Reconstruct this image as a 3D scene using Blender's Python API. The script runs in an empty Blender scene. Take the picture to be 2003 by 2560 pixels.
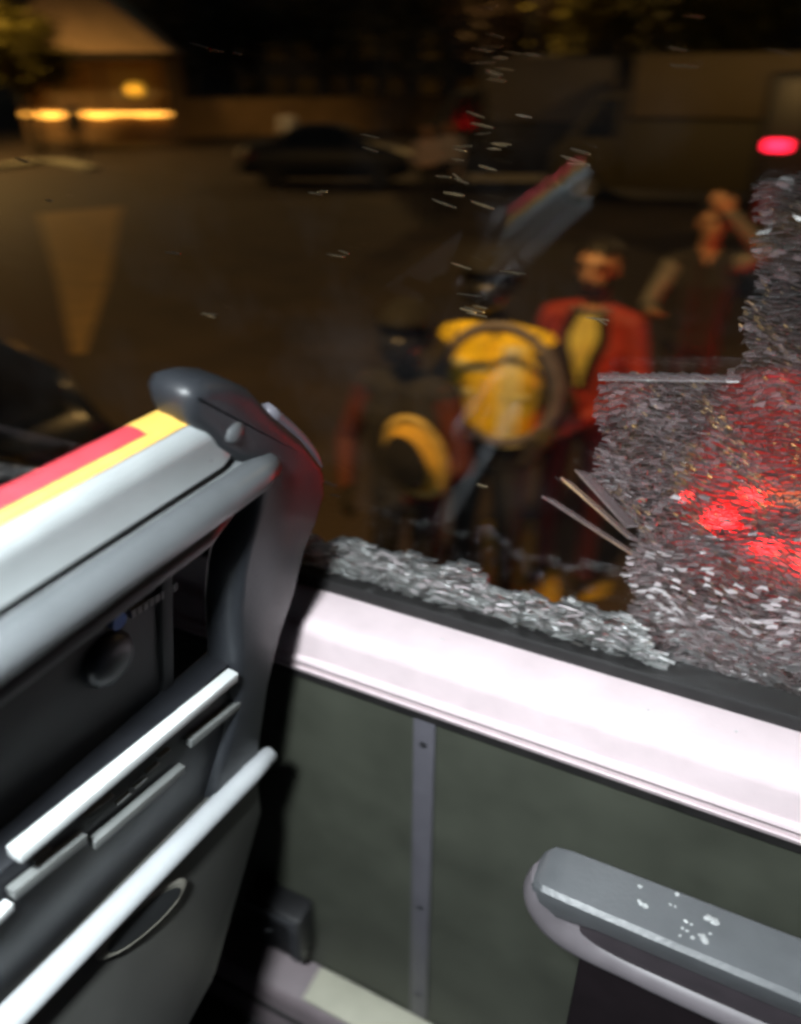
import bpy, bmesh, math, random
import numpy as np
from mathutils import Vector, Matrix
from mathutils.bvhtree import BVHTree

random.seed(7); rng = np.random.default_rng(7)
SC = bpy.context.scene
COL = SC.collection
R = math.radians

# ------------------------------------------------------------------ camera
CAM = Vector((0, 0, 2.42)); YAW, PITCH = R(26), R(29.6); FPX = 1900.0
cd = bpy.data.cameras.new('camera'); cam = bpy.data.objects.new('camera', cd); COL.objects.link(cam)
cam.location = CAM; cam.rotation_euler = (R(90) - PITCH, 0, YAW)
cd.sensor_fit = 'VERTICAL'; cd.sensor_height = 24; cd.lens = 24 * FPX / 2560
cd.clip_start = 0.02; cd.clip_end = 900
cd.dof.use_dof = True; cd.dof.focus_distance = 0.68; cd.dof.aperture_fstop = 1.9; cd.dof.aperture_ratio = .5
SC.camera = cam
# ------------------------------------------------------------------ night sky, faint moon, exposure
w = bpy.data.worlds.new('World'); SC.world = w; w.use_nodes = True
nt = w.node_tree; sky = nt.nodes.new('ShaderNodeTexSky'); sky.sky_type = 'NISHITA'
sky.sun_disc = False; sky.sun_elevation = R(4); sky.sun_rotation = R(200)
bg = nt.nodes['Background']; nt.links.new(sky.outputs[0], bg.inputs[0]); bg.inputs[1].default_value = 0.014
sd = bpy.data.lights.new('moon', 'SUN'); sd.energy = 0.004; sd.angle = R(0.5); sd.color = (.8, .88, 1)
so = bpy.data.objects.new('moon', sd); COL.objects.link(so); so.rotation_euler = (R(60), 0, R(20))
SC.view_settings.view_transform = 'Standard'; SC.view_settings.look = 'None'
SC.view_settings.exposure = 0.0; SC.view_settings.gamma = 1.0
SC.render.engine = 'CYCLES'
SC.cycles.max_bounces = 8; SC.cycles.transparent_max_bounces = 24
SC.cycles.use_denoising = True; SC.cycles.filter_width = 3.0
SC.cycles.caustics_reflective = False; SC.cycles.caustics_refractive = False

# pixel of the photograph (2003 x 2560) to a point on a real plane
_f = Vector((-math.sin(YAW) * math.cos(PITCH), math.cos(YAW) * math.cos(PITCH), -math.sin(PITCH)))
_r = Vector((math.cos(YAW), math.sin(YAW), 0)); _u = _r.cross(_f)
def ray(px, py): return _f * FPX + _r * (px - 1001.5) - _u * (py - 1280)
def at(px, py, axis, v):
    d = ray(px, py); i = 'xyz'.index(axis); return CAM + d * ((v - CAM[i]) / d[i])
def onplane(px, py, o, n):
    d = ray(px, py); return CAM + d * ((Vector(o) - CAM).dot(n) / d.dot(n))

# ------------------------------------------------------------------ materials
MATS = {}
def mat(name, col, rough=.6, metal=0., var=.15, scale=30., bump=.0, bscale=200., spec=.5, emit=None, estr=0., coat=0., col2=None):
    if name in MATS: return MATS[name]
    m = bpy.data.materials.new(name); m.use_nodes = True; t = m.node_tree; b = t.nodes['Principled BSDF']
    b.inputs['Roughness'].default_value = rough; b.inputs['Metallic'].default_value = metal
    b.inputs['Specular IOR Level'].default_value = spec; b.inputs['Coat Weight'].default_value = coat
    tc = t.nodes.new('ShaderNodeTexCoord')
    n = t.nodes.new('ShaderNodeTexNoise'); n.inputs['Scale'].default_value = scale; n.inputs['Detail'].default_value = 6
    t.links.new(tc.outputs['Object'], n.inputs['Vector'])
    cr = t.nodes.new('ShaderNodeValToRGB'); t.links.new(n.outputs['Fac'], cr.inputs[0])
    cr.color_ramp.elements[0].position = .3; cr.color_ramp.elements[1].position = .7
    a = [max(0, c * (1 - var)) for c in col]; z = [min(1, c * (1 + var)) for c in col] if col2 is None else col2
    cr.color_ramp.elements[0].color = (*a, 1); cr.color_ramp.elements[1].color = (*z, 1)
    t.links.new(cr.outputs[0], b.inputs['Base Color'])
    mr = t.nodes.new('ShaderNodeMapRange'); mr.inputs[3].default_value = max(.02, rough - .08); mr.inputs[4].default_value = min(1, rough + .1)
    t.links.new(n.outputs['Fac'], mr.inputs[0]); t.links.new(mr.outputs[0], b.inputs['Roughness'])
    if bump:
        n2 = t.nodes.new('ShaderNodeTexNoise'); n2.inputs['Scale'].default_value = bscale; n2.inputs['Detail'].default_value = 4
        t.links.new(tc.outputs['Object'], n2.inputs['Vector'])
        bp = t.nodes.new('ShaderNodeBump'); bp.inputs['Strength'].default_value = bump; bp.inputs['Distance'].default_value = .01
        t.links.new(n2.outputs['Fac'], bp.inputs['Height']); t.links.new(bp.outputs[0], b.inputs['Normal'])
    if emit:
        b.inputs['Emission Color'].default_value = (*emit, 1); b.inputs['Emission Strength'].default_value = estr
    MATS[name] = m; return m

def mat_pane():
    m = bpy.data.materials.new('window_glass'); m.use_nodes = True; t = m.node_tree; t.nodes.clear()
    o = t.nodes.new('ShaderNodeOutputMaterial'); tr = t.nodes.new('ShaderNodeBsdfTransparent'); tr.inputs[0].default_value = (.9, .92, .9, 1)
    gl = t.nodes.new('ShaderNodeBsdfGlossy'); gl.inputs['Roughness'].default_value = .012
    fr = t.nodes.new('ShaderNodeFresnel'); fr.inputs[0].default_value = 1.5
    mx = t.nodes.new('ShaderNodeMixShader'); t.links.new(fr.outputs[0], mx.inputs[0]); t.links.new(tr.outputs[0], mx.inputs[1]); t.links.new(gl.outputs[0], mx.inputs[2])
    # smeared dust and hand marks on the pane
    df = t.nodes.new('ShaderNodeBsdfDiffuse'); df.inputs[0].default_value = (.55, .55, .58, 1)
    tc = t.nodes.new('ShaderNodeTexCoord'); n = t.nodes.new('ShaderNodeTexNoise'); n.inputs['Scale'].default_value = 9; n.inputs['Detail'].default_value = 5
    t.links.new(tc.outputs['Object'], n.inputs['Vector'])
    mr = t.nodes.new('ShaderNodeMapRange'); mr.inputs[1].default_value = .5; mr.inputs[2].default_value = .8; mr.inputs[3].default_value = .001; mr.inputs[4].default_value = .022
    t.links.new(n.outputs['Fac'], mr.inputs[0])
    m2 = t.nodes.new('ShaderNodeMixShader'); t.links.new(mr.outputs[0], m2.inputs[0]); t.links.new(mx.outputs[0], m2.inputs[1]); t.links.new(df.outputs[0], m2.inputs[2])
    t.links.new(m2.outputs[0], o.inputs[0]); return m

def mat_crazed(name, lo, hi, tint=(.82, .8, .82)):
    """broken safety glass: clear to frosted, cell by cell"""
    m = bpy.data.materials.new(name); m.use_nodes = True; t = m.node_tree; t.nodes.clear()
    o = t.nodes.new('ShaderNodeOutputMaterial')
    tr = t.nodes.new('ShaderNodeBsdfTransparent'); tr.inputs[0].default_value = (.93, .95, .94, 1)
    gl = t.nodes.new('ShaderNodeBsdfGlossy'); gl.inputs['Roughness'].default_value = .28
    fr = t.nodes.new('ShaderNodeFresnel'); fr.inputs[0].default_value = 1.5
    mx = t.nodes.new('ShaderNodeMixShader'); t.links.new(fr.outputs[0], mx.inputs[0]); t.links.new(tr.outputs[0], mx.inputs[1]); t.links.new(gl.outputs[0], mx.inputs[2])
    df = t.nodes.new('ShaderNodeBsdfDiffuse'); df.inputs[0].default_value = (*tint, 1)
    tl = t.nodes.new('ShaderNodeBsdfTranslucent'); tl.inputs[0].default_value = (*tint, 1)
    ms = t.nodes.new('ShaderNodeMixShader'); ms.inputs[0].default_value = .6; t.links.new(df.outputs[0], ms.inputs[1]); t.links.new(tl.outputs[0], ms.inputs[2])
    at_ = t.nodes.new('ShaderNodeAttribute'); at_.attribute_name = 'rnd'
    mr = t.nodes.new('ShaderNodeMapRange'); mr.inputs[3].default_value = lo; mr.inputs[4].default_value = hi
    t.links.new(at_.outputs['Fac'], mr.inputs[0])
    m2 = t.nodes.new('ShaderNodeMixShader'); t.links.new(mr.outputs[0], m2.inputs[0]); t.links.new(mx.outputs[0], m2.inputs[1]); t.links.new(ms.outputs[0], m2.inputs[2])
    t.links.new(m2.outputs[0], o.inputs[0]); return m

# ------------------------------------------------------------------ mesh helpers (all shapes are made in world coordinates)
def loc_of(p):
    return Vector(p['_loc']) if p is not None and '_loc' in p else Vector((0, 0, 0))
def finish(name, me, m, parent=None, smooth=False, base=None):
    o = bpy.data.objects.new(name, me); COL.objects.link(o)
    if parent is not None:
        b = PLOC[parent.name]
        o.parent = parent; PLOC[o.name] = b
        me.transform(Matrix.Translation(-b))
    else:
        if base is None:
            co = np.empty(len(me.vertices) * 3); me.vertices.foreach_get('co', co); co = co.reshape(-1, 3)
            base = ((co[:, 0].min() + co[:, 0].max()) / 2, (co[:, 1].min() + co[:, 1].max()) / 2, co[:, 2].min())
        b = Vector(base); me.transform(Matrix.Translation(-b)); o.location = b; PLOC[o.name] = b
    if m is not None and not me.materials:
        for mm in (m if isinstance(m, (list, tuple)) else [m]): me.materials.append(mm)
    if smooth:
        for p in me.polygons: p.use_smooth = True
    return o
PLOC = {}
def obj(name, bm, m, parent=None, smooth=False, base=None, auto=None):
    bmesh.ops.recalc_face_normals(bm, faces=bm.faces[:])
    me = bpy.data.meshes.new(name); bm.to_mesh(me); bm.free()
    o = finish(name, me, m, parent, smooth or auto is not None, base)
    if auto is not None:
        me.set_sharp_from_angle(angle=R(auto))
    return o
def thing(name, label, cat, loc, group=None):
    o = bpy.data.objects.new(name, None); COL.objects.link(o); o.location = loc; PLOC[o.name] = Vector(loc)
    o.empty_display_size = .1
    tag(o, label, cat, group); return o
def tag(o, label=None, cat=None, group=None, kind=None):
    if label: o['label'] = label
    if cat: o['category'] = cat
    if group: o['group'] = group
    if kind: o['kind'] = kind
    return o
def BM(): return bmesh.new()
def box(bm, a, b, bev=0, seg=2):
    r = bmesh.ops.create_cube(bm, size=1); vs = r['verts']
    a = Vector(a); b = Vector(b)
    for v in vs: v.co = Vector(((a[i] + b[i]) / 2 + v.co[i] * abs(b[i] - a[i]) for i in range(3)))
    if bev:
        es = list({e for v in vs for e in v.link_edges})
        bmesh.ops.bevel(bm, geom=es, offset=bev, segments=seg, profile=.5, affect='EDGES')
    return bm
def loft(bm, rings, closed=True, caps=True):
    vr = [[bm.verts.new(p) for p in r] for r in rings]
    n = len(rings[0])
    for a, b in zip(vr, vr[1:]):
        for i in range(n if closed else n - 1):
            j = (i + 1) % n
            try: bm.faces.new((a[i], a[j], b[j], b[i]))
            except ValueError: pass
    if caps and closed:
        bm.faces.new(vr[0][::-1]); bm.faces.new(vr[-1])
    return bm
def tube(bm, pts, rad, seg=10, sx=1., sy=1., upv=(0, 0, 1)):
    pts = [Vector(p) for p in pts]
    if not isinstance(rad, (list, tuple)): rad = [rad] * len(pts)
    rings = []
    for i, p in enumerate(pts):
        d = (pts[min(i + 1, len(pts) - 1)] - pts[max(i - 1, 0)]).normalized()
        u = Vector(upv)
        if abs(d.dot(u)) > .95: u = Vector((1, 0, 0))
        a = d.cross(u).normalized(); b = a.cross(d)
        rings.append([p + a * math.cos(t) * rad[i] * sx + b * math.sin(t) * rad[i] * sy for t in [2 * math.pi * k / seg for k in range(seg)]])
    return loft(bm, rings)
def prism(bm, pts, vec, bev=0):
    vec = Vector(vec); pts = [Vector(p) for p in pts]
    loft(bm, [pts, [p + vec for p in pts]])
    if bev: bmesh.ops.bevel(bm, geom=bm.edges[:], offset=bev, segments=2, profile=.5, affect='EDGES')
    return bm
def ball(bm, c, r, sub=2, seg=None):
    q = bmesh.ops.create_icosphere(bm, subdivisions=sub, radius=1)
    for v in q['verts']: v.co = Vector(c) + Vector((v.co[i] * r[i] for i in range(3))) if not isinstance(r, (int, float)) else Vector(c) + v.co * r
    return bm
def smooth_path(pts, n=4):
    pts = [Vector(p) for p in pts]; out = []
    for i in range(len(pts) - 1):
        p0, p1, p2, p3 = pts[max(i - 1, 0)], pts[i], pts[i + 1], pts[min(i + 2, len(pts) - 1)]
        for k in range(n):
            t = k / n
            out.append(.5 * ((2 * p1) + (p2 - p0) * t + (2 * p0 - 5 * p1 + 4 * p2 - p3) * t * t + (3 * p1 - p0 - 3 * p2 + p3) * t ** 3))
    out.append(pts[-1]); return out
def quad(bm, pts): bm.faces.new([bm.verts.new(p) for p in pts]); return bm

# ================================================================== GROUND
gm = mat('asphalt', (.040, .028, .019), .8, var=.35, scale=1.2, bump=.35, bscale=60)
bm = BM(); quad(bm, [(-300, -60, 0), (300, -60, 0), (300, 400, 0), (-300, 400, 0)])
g = obj('ground', bm, gm, base=(0, 0, 0)); tag(g, kind='structure', label='dark asphalt street at night')
# worn yellow painted patch beside the coach
ym = mat('yellow_road_paint', (.30, .2, .012), .7, var=.5, scale=5, bump=.2)
bm = BM(); ps = [at(*q, 'z', .004) for q in ((1215, 1300), (1375, 1300), (1400, 1520), (1195, 1545))]; quad(bm, ps)
tag(obj('road_marking', bm, ym), kind='structure')
bm = BM(); ps = [at(*q, 'z', .004) for q in ((1455, 1462), (1530, 1455), (1520, 1490), (1445, 1505))]; quad(bm, ps)
tag(obj('road_marking', bm, ym), kind='structure')
# tan sheet that paints the lit wedge of road between shadows
tm = mat('lit_road_tan', (.26, .16, .05), .75, var=.25, scale=2.5, bump=.3, bscale=30)
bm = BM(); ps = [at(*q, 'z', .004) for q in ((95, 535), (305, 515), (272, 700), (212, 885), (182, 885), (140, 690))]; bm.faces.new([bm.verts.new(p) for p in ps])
tag(obj('lit_road_wedge', bm, tm), kind='structure')
rm = mat('shaded_road_maroon', (.035, .018, .012), .8, var=.3, scale=3)  # dark maroon sheet paints the shadow left of the lit wedge
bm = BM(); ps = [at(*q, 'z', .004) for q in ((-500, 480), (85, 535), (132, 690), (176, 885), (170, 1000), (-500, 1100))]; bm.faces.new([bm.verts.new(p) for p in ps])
tag(obj('painted_road_shadow', bm, rm), kind='structure')
# kerb of pale stones on the left
km = mat('kerb_stone', (.34, .34, .27), .7, var=.2, scale=8, bump=.3)
kp = smooth_path([at(*q, 'z', 0) for q in ((-260, 440), (0, 424), (90, 410), (160, 412), (232, 428))], 4)
kerb = thing('kerb', 'pale curved kerb of stones at the edge of the road on the far left', 'kerb', kp[0])
for a, b in zip(kp, kp[1:]):
    d = (b - a); L = d.length; d.normalize(); s = Vector((-d.y, d.x, 0)) * .2; e = d * .02
    bm = BM(); prism(bm, [a + e - s, b - e - s, b - e + s, a + e + s], (0, 0, .14), .015); obj('stone', bm, km, kerb)

# ================================================================== COACH
FLOOR = 1.0
TILT = math.tan(R(3.0))
coach = thing('coach', 'dark panelled coach side with a white window ledge and shattered window', 'coach', (0, .6, 0))
wall_m = mat('olive_wall_panel', (.052, .056, .043), .55, var=.22, scale=9, bump=.12, bscale=500, spec=.35)
sill_m = mat('white_sill_plastic', (.72, .60, .625), .32, var=.07, scale=22, bump=.05, bscale=260, spec=.5)
blk = mat('black_rubber', (.012, .011, .011), .55, var=.3, scale=40)
X0, X1 = -3.2, 1.3
bm = BM(); box(bm, (X0, .600, FLOOR), (X1, .612, 1.80)); obj('side_wall', bm, wall_m, coach)
# sill: profile in (y, z) drawn out along the coach
def extr(name, prof, m, parent, x0=X0, x1=X1, smooth=None):
    bm = BM(); loft(bm, [[(x0, y, z) for y, z in prof], [(x1, y, z) for y, z in prof]])
    return obj(name, bm, m, parent, auto=smooth)
prof = [(.646, 1.8745), (.600, 1.8715), (.592, 1.8695), (.587, 1.866), (.584, 1.860), (.583, 1.853), (.5835, 1.825), (.583, 1.8215), (.5795, 1.819), (.5785, 1.815), (.580, 1.8115), (.583, 1.8095), (.5845, 1.803), (.585, 1.794), (.588, 1.790), (.60, 1.789), (.646, 1.789)]
sill = extr('window_sill', prof, sill_m, coach, smooth=35)
bm = BM(); tube(bm, [(X0, .5828, 1.8005), (X1, .5828, 1.8005)], .0012, 6); obj('bead_line', bm, sill_m, sill)
extr('window_gasket', [(.6465, 1.862), (.6465, 1.884), (.649, 1.889), (.658, 1.890), (.735, 1.876), (.735, 1.862)], blk, coach, smooth=40)
extr('painted_sill_shadow', [(.593, 1.774), (.593, 1.7885), (.5995, 1.7885), (.5995, 1.774)], blk, coach)  # black strip stands in for the shadow cast under the sill
# vertical cover strip with screws
st_m = mat('lavender_trim', (.088, .085, .10), .4, var=.12, scale=25)
bm = BM(); box(bm, (-.2735, .594, FLOOR + .14), (-.2455, .5996, 1.774), .002); strip = obj('cover_strip', bm, st_m, coach, auto=40)
for z in (1.735, 1.42, 1.20):
    bm = BM(); tube(bm, [(-.2595, .5942, z), (-.2595, .5922, z)], .0045, 12); obj('screw', bm, mat('screw_metal', (.1, .1, .11), .35, .8), strip, auto=40)
# heater duct at the foot of the wall
duct_m = mat('mauve_duct', (.17, .14, .15), .45, var=.12, scale=18, bump=.08)
dp = [(.5995, FLOOR), (.5995, 1.128), (.545, 1.122), (.537, 1.116), (.533, 1.10), (.530, FLOOR)]
duct = extr('heater_duct', dp, duct_m, coach, smooth=40)
bm = BM(); box(bm, (-.44, .541, 1.1235), (.2, .598, 1.133), .003); obj('lit_duct_top', bm, mat('lit_duct_beige', (.42, .41, .33), .5, var=.06), duct, auto=40)  # paler box paints the lit stretch of the duct top
bm = BM(); box(bm, (X0, .528, 1.065), (X1, .5325, 1.073)); obj('groove', bm, blk, duct)
# black socket box on the wall behind the front seat
bx = at(690, 2320, 'y', .56)
bm = BM(); box(bm, (bx.x - .055, .555, bx.z - .055), (bx.x + .05, .5996, bx.z + .052), .006)
sock = obj('socket_box', bm, mat('black_plastic', (.010, .010, .011), .35, var=.2), coach, auto=40)
for (a, b) in (((bx.x - .052, .552, bx.z + .034), (bx.x + .047, .5552, bx.z + .048)), ((bx.x + .030, .552, bx.z - .05), (bx.x + .047, .5552, bx.z + .0335))):
    bm = BM(); box(bm, a, b, .001); obj('rim', bm, mat('dark_grey_plastic', (.035, .036, .04), .4), sock)
bm = BM(); ball(bm, (bx.x - .01, .5545, bx.z - .005), .0018, 1); obj('indicator', bm, mat('pale_plastic', (.7, .72, .75), .4), sock)
# floor, outer skin, ceiling with luggage shelf
bm = BM(); box(bm, (X0, -1.6, FLOOR - .06), (X1, .5995, FLOOR - .001)); obj('floor', bm, mat('coach_floor', (.03, .03, .033), .7, var=.3, scale=60), coach)
bm = BM(); box(bm, (X0, .74, .35), (X1, .765, 1.86), .01); obj('outer_skin', bm, mat('coach_paint', (.3, .3, .32), .3, coat=.5), coach)
bm = BM(); box(bm, (X0, -1.6, 3.22), (X1, .70, 3.26)); obj('ceiling', bm, mat('ceiling_trim', (.10, .10, .11), .8), coach)
cw = mat('coach_wall_trim', (.035, .035, .04), .8, spec=.1)
bm = BM(); box(bm, (X0, -1.66, FLOOR), (X1, -1.602, 3.22)); far_w = obj('far_wall', bm, cw, coach)
for x in (-2.9, -1.35, .2): bm = BM(); box(bm, (x, -1.6015, 1.9), (x + 1.3, -1.59, 2.95), .004); obj('blind', bm, mat('drawn_blind', (.05, .045, .045), .9, spec=.1), far_w)
bm = BM(); box(bm, (X0 - .05, -1.66, FLOOR), (X0 - .002, .60, 3.22)); obj('bulkhead', bm, cw, coach)
bm = BM(); box(bm, (X1 + .002, -1.66, FLOOR), (X1 + .05, .60, 3.22)); obj('bulkhead', bm, cw, coach)
bm = BM(); box(bm, (X0, .18, 3.0), (X1, .66, 3.05), .01); obj('luggage_shelf', bm, mat('shelf_trim', (.09, .09, .1), .7), coach)
# intact outer pane
bm = BM(); z0, z1 = 1.885, 2.98
quad(bm, [(-2.05, .706 - TILT * (z0 - 1.9), z0), (1.25, .706 - TILT * (z0 - 1.9), z0), (1.25, .706 - TILT * (z1 - 1.9), z1), (-2.05, .706 - TILT * (z1 - 1.9), z1)])
obj('window_pane', bm, mat_pane(), coach)
bm = BM(); box(bm, (-2.2, .60, 1.88), (-2.05, .735, 3.0), .01); obj('window_pillar', bm, blk, coach)
bm = BM(); box(bm, (1.25, .60, 1.88), (1.4, .735, 3.0), .01); obj('window_pillar', bm, blk, coach)

# ---- ceiling lamp of the coach (the only light inside)
LAMP = Vector((-.12, -.13, 2.68))
lf = thing('reading_lamp', 'round cool white lamp hanging on a stem from the coach ceiling', 'lamp', LAMP)
bm = BM(); tube(bm, [LAMP + Vector((0, 0, .538)), LAMP + Vector((0, 0, .08)), LAMP + Vector((0, 0, .03)), LAMP + Vector((0, 0, .004))], [.03, .03, .075, .07], 24); obj('housing', bm, mat('lamp_housing', (.3, .3, .31), .4), lf, auto=40)
bm = BM(); bmesh.ops.create_circle(bm, cap_ends=True, radius=.055, segments=24, matrix=Matrix.Translation(LAMP)); obj('lens', bm, mat('lamp_lens', (.9, .9, .9), .4, emit=(.9, .97, 1), estr=12), lf)
ld = bpy.data.lights.new('reading_lamp_light', 'AREA'); ld.shape = 'DISK'; ld.size = .10; ld.energy = 29; ld.color = (.90, .97, 1.0); ld.spread = R(150)
lo = bpy.data.objects.new('reading_lamp_light', ld); COL.objects.link(lo); lo.location = LAMP - Vector((0, 0, .012))

# ---- shattered inner pane
GO = Vector((0, .690, 1.87)); GN = Vector((0, 1, TILT)).normalized(); GV = Vector((0, -TILT, 1)).normalized(); GU = Vector((1, 0, 0))
def gp(px, py, sh=0.):
    P = onplane(px, py, GO + Vector((0, sh, 0)), GN) - GO; return (P.x, P.dot(GV))
def inside(u, v, poly):
    c = False; n = len(poly)
    for i in range(n):
        (x1, y1), (x2, y2) = poly[i], poly[i - 1]
        if (y1 > v) != (y2 > v) and u < (x2 - x1) * (v - y1) / (y2 - y1) + x1: c = not c
    return c
crazed_poly = [gp(*q) for q in ((1502, 938), (1570, 932), (1660, 935), (1760, 942), (1846, 938), (1872, 880), (1846, 802), (1898, 730), (1888, 640), (1905, 560), (1878, 500), (1900, 448), (2003, 430), (2300, 380), (2500, 2000), (2003, 1800), (1740, 1742), (1640, 1650), (1562, 1600), (1588, 1490), (1560, 1440), (1600, 1320), (1520, 1230), (1475, 1180), (1512, 1100), (1488, 1020))]
BSH = -.021
band_poly = [gp(*q, BSH) for q in ((-500, 1040), (0, 1165), (120, 1180), (400, 1255), (640, 1318), (700, 1330), (775, 1338), (812, 1362), (850, 1352), (905, 1350), (950, 1392), (985, 1384), (1040, 1390), (1095, 1424), (1150, 1405), (1180, 1412), (1222, 1460), (1270, 1490), (1330, 1486), (1372, 1520), (1420, 1500), (1495, 1530), (1572, 1546), (1640, 1640), (1740, 1735), (2003, 1790), (2300, 1880), (2300, 1970), (2003, 1850), (750, 1495), (0, 1275), (-500, 1130))]
def cells(poly, du, dv, tilt, keep=1., lift=.0, slope=0.):
    us = [p[0] for p in poly]; vs = [p[1] for p in poly]
    out = []
    v = min(vs)
    while v < max(vs):
        u = min(us) + random.random() * du
        while u < max(us):
            ln = du * random.choice((.4, .6, .8, 1.1, 1.6)) ; h = dv * random.uniform(.6, 1.3)
            cu, cv = u + ln / 2, v + random.uniform(-.4, .4) * dv
            if inside(cu, cv, poly) and random.random() < keep:
                out.append((cu, cv, ln, h, tilt, slope, lift))
            u += ln
        v += dv
    return out
def cell_geo(c, V, Fc, RN, thick=.004):
    cu, cv, ln, h, tilt, slope, lift = c
    a = slope + random.gauss(0, .10); ca, sa = math.cos(a), math.sin(a)
    tx, tz = random.gauss(0, tilt), random.gauss(0, tilt); off = random.uniform(-.002, .002) + lift
    n = random.choice((4, 5, 5, 6)); base = len(V)
    ring = []
    for k in range(n):
        t = 2 * math.pi * (k + random.uniform(-.25, .25)) / n + .6
        x, y = math.cos(t) * ln * .62, math.sin(t) * h * .66
        ring.append((x * ca - y * sa, x * sa + y * ca))
    for s in (-.5, .5):
        for x, y in ring:
            d = off + s * thick + x * tx + y * tz
            P = GO + GU * (cu + x) + GV * (cv + y) + GN * d
            V.append(tuple(P))
    Fc.append([base + i for i in range(n)][::-1]); Fc.append([base + n + i for i in range(n)])
    for i in range(n):
        j = (i + 1) % n; Fc.append([base + i, base + j, base + n + j, base + n + i])
    md = .5 + .5 * math.sin(cu * 47 + 3 * math.sin(cv * 60)) * math.sin(cv * 90 + cu * 21)
    RN += [random.random() ** 2.6 * (.25 + .75 * md)] * (n + 2)
def cell_mesh(name, cs, m, parent, thick=.004, rn=None, shift=0.):
    V, Fc, RN = [], [], []
    for c in cs: cell_geo(c, V, Fc, RN, thick)
    if shift: V = [(x, y + shift, z) for x, y, z in V]
    me = bpy.data.meshes.new(name); me.from_pydata(V, [], Fc)
    a = me.attributes.new('rnd', 'FLOAT', 'FACE'); a.data.foreach_set('value', RN if rn is None else [rn] * len(RN))
    return finish(name, me, m, parent)
cz_m = mat_crazed('crazed_glass', .012, .50, (.80, .63, .65)); cr_m = mat_crazed('glass_crumbs', .05, .9, (.62, .63, .62)); sp_m = mat_crazed('shard_edge', .05, .5, (.66, .53, .30))  # pink in the crazed tint paints the red light scattered through the glass
def web(poly, du, dv):
    us = [p[0] for p in poly]; vs = [p[1] for p in poly]; u0, v0 = min(us), min(vs)
    J = {}
    def vert(j, k):
        if (j, k) not in J:
            J[(j, k)] = (u0 + k * du / 2 + random.uniform(-.46, .46) * du / 2, v0 + j * dv + random.uniform(-.46, .46) * dv)
            u_, v_ = J[(j, k)]; J[(j, k)] = (u_ + .004 * math.sin(v_ * 61) + .003 * math.sin(v_ * 143 + u_ * 40), v_ + .0050 * math.sin(u_ * 37 + 3 * math.sin(v_ * 19)) + .0028 * math.sin(u_ * 97 + v_ * 60) + .10 * (-u_) * .35)
        return J[(j, k)]
    out = []
    for j in range(int((max(vs) - v0) / dv) + 1):
        for i in range(int((max(us) - u0) / du) + 1):
            k = 2 * i + (j % 2); P = [vert(j, k), vert(j, k + 1), vert(j, k + 2), vert(j + 1, k + 2), vert(j + 1, k + 1), vert(j + 1, k)]
            c = (sum(p[0] for p in P) / 6, sum(p[1] for p in P) / 6)
            if inside(c[0], c[1], poly): out.append((P, c))
    return out
def web_mesh(name, ws, m, parent, tilt=.05, thick=.004):
    V, Fc, RN = [], [], []
    for P, c in ws:
        base = len(V); tx, tz = random.gauss(0, tilt), random.gauss(0, tilt * 2); off = random.uniform(-.0006, .0006) + .012 * math.sin(c[0] * 9 + 1) * math.sin(c[1] * 7)
        milky = .5 + .5 * math.sin(c[0] * 31 + 2 * math.sin(c[1] * 23)) * math.sin(c[1] * 41 + c[0] * 13)
        for sgn in (-.5, .5):
            for u, v in P:
                u, v = c[0] + (u - c[0]) * .965, c[1] + (v - c[1]) * .93
                V.append(tuple(GO + GU * u + GV * v + GN * (off + sgn * thick + (u - c[0]) * tx + (v - c[1]) * tz)))
        Fc += [[base + i for i in range(6)][::-1], [base + 6 + i for i in range(6)]] + [[base + i, base + (i + 1) % 6, base + 6 + (i + 1) % 6, base + 6 + i] for i in range(6)]
        fr = random.random() ** 3 * (.08 + .8 * milky ** 1.5) + (.8 if random.random() < .012 else 0)
        RN += [fr, fr] + [random.random() ** 2 * (.35 + .6 * milky) for _ in range(6)]
    me = bpy.data.meshes.new(name); me.from_pydata(V, [], Fc)
    a = me.attributes.new('rnd', 'FLOAT', 'FACE'); a.data.foreach_set('value', RN)
    return finish(name, me, m, parent)
C = web(crazed_poly, .0088, .0032)
C.sort(key=lambda w_: -abs(sum(w_[0][i - 1][0] * w_[0][i][1] - w_[0][i][0] * w_[0][i - 1][1] for i in range(6))))
big, rest = C[:200], C[200:]
crz = web_mesh('crazed_glass', rest, cz_m, coach); tag(crz, kind='stuff', label='crazed sheet of shattered safety glass, red light behind it')
for c in big: web_mesh('glass_shard', [c], cz_m, crz)
B = cells(band_poly, .014, .0026, .16, .92, .004, -.03) + cells(band_poly, .012, .0030, .30, .35, -.004, -.03)
bnd = cell_mesh('glass_crumbs', B, cr_m, coach, .005, None, BSH); tag(bnd, kind='stuff', label='ragged band of grey glass crumbs along the window bottom')
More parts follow.
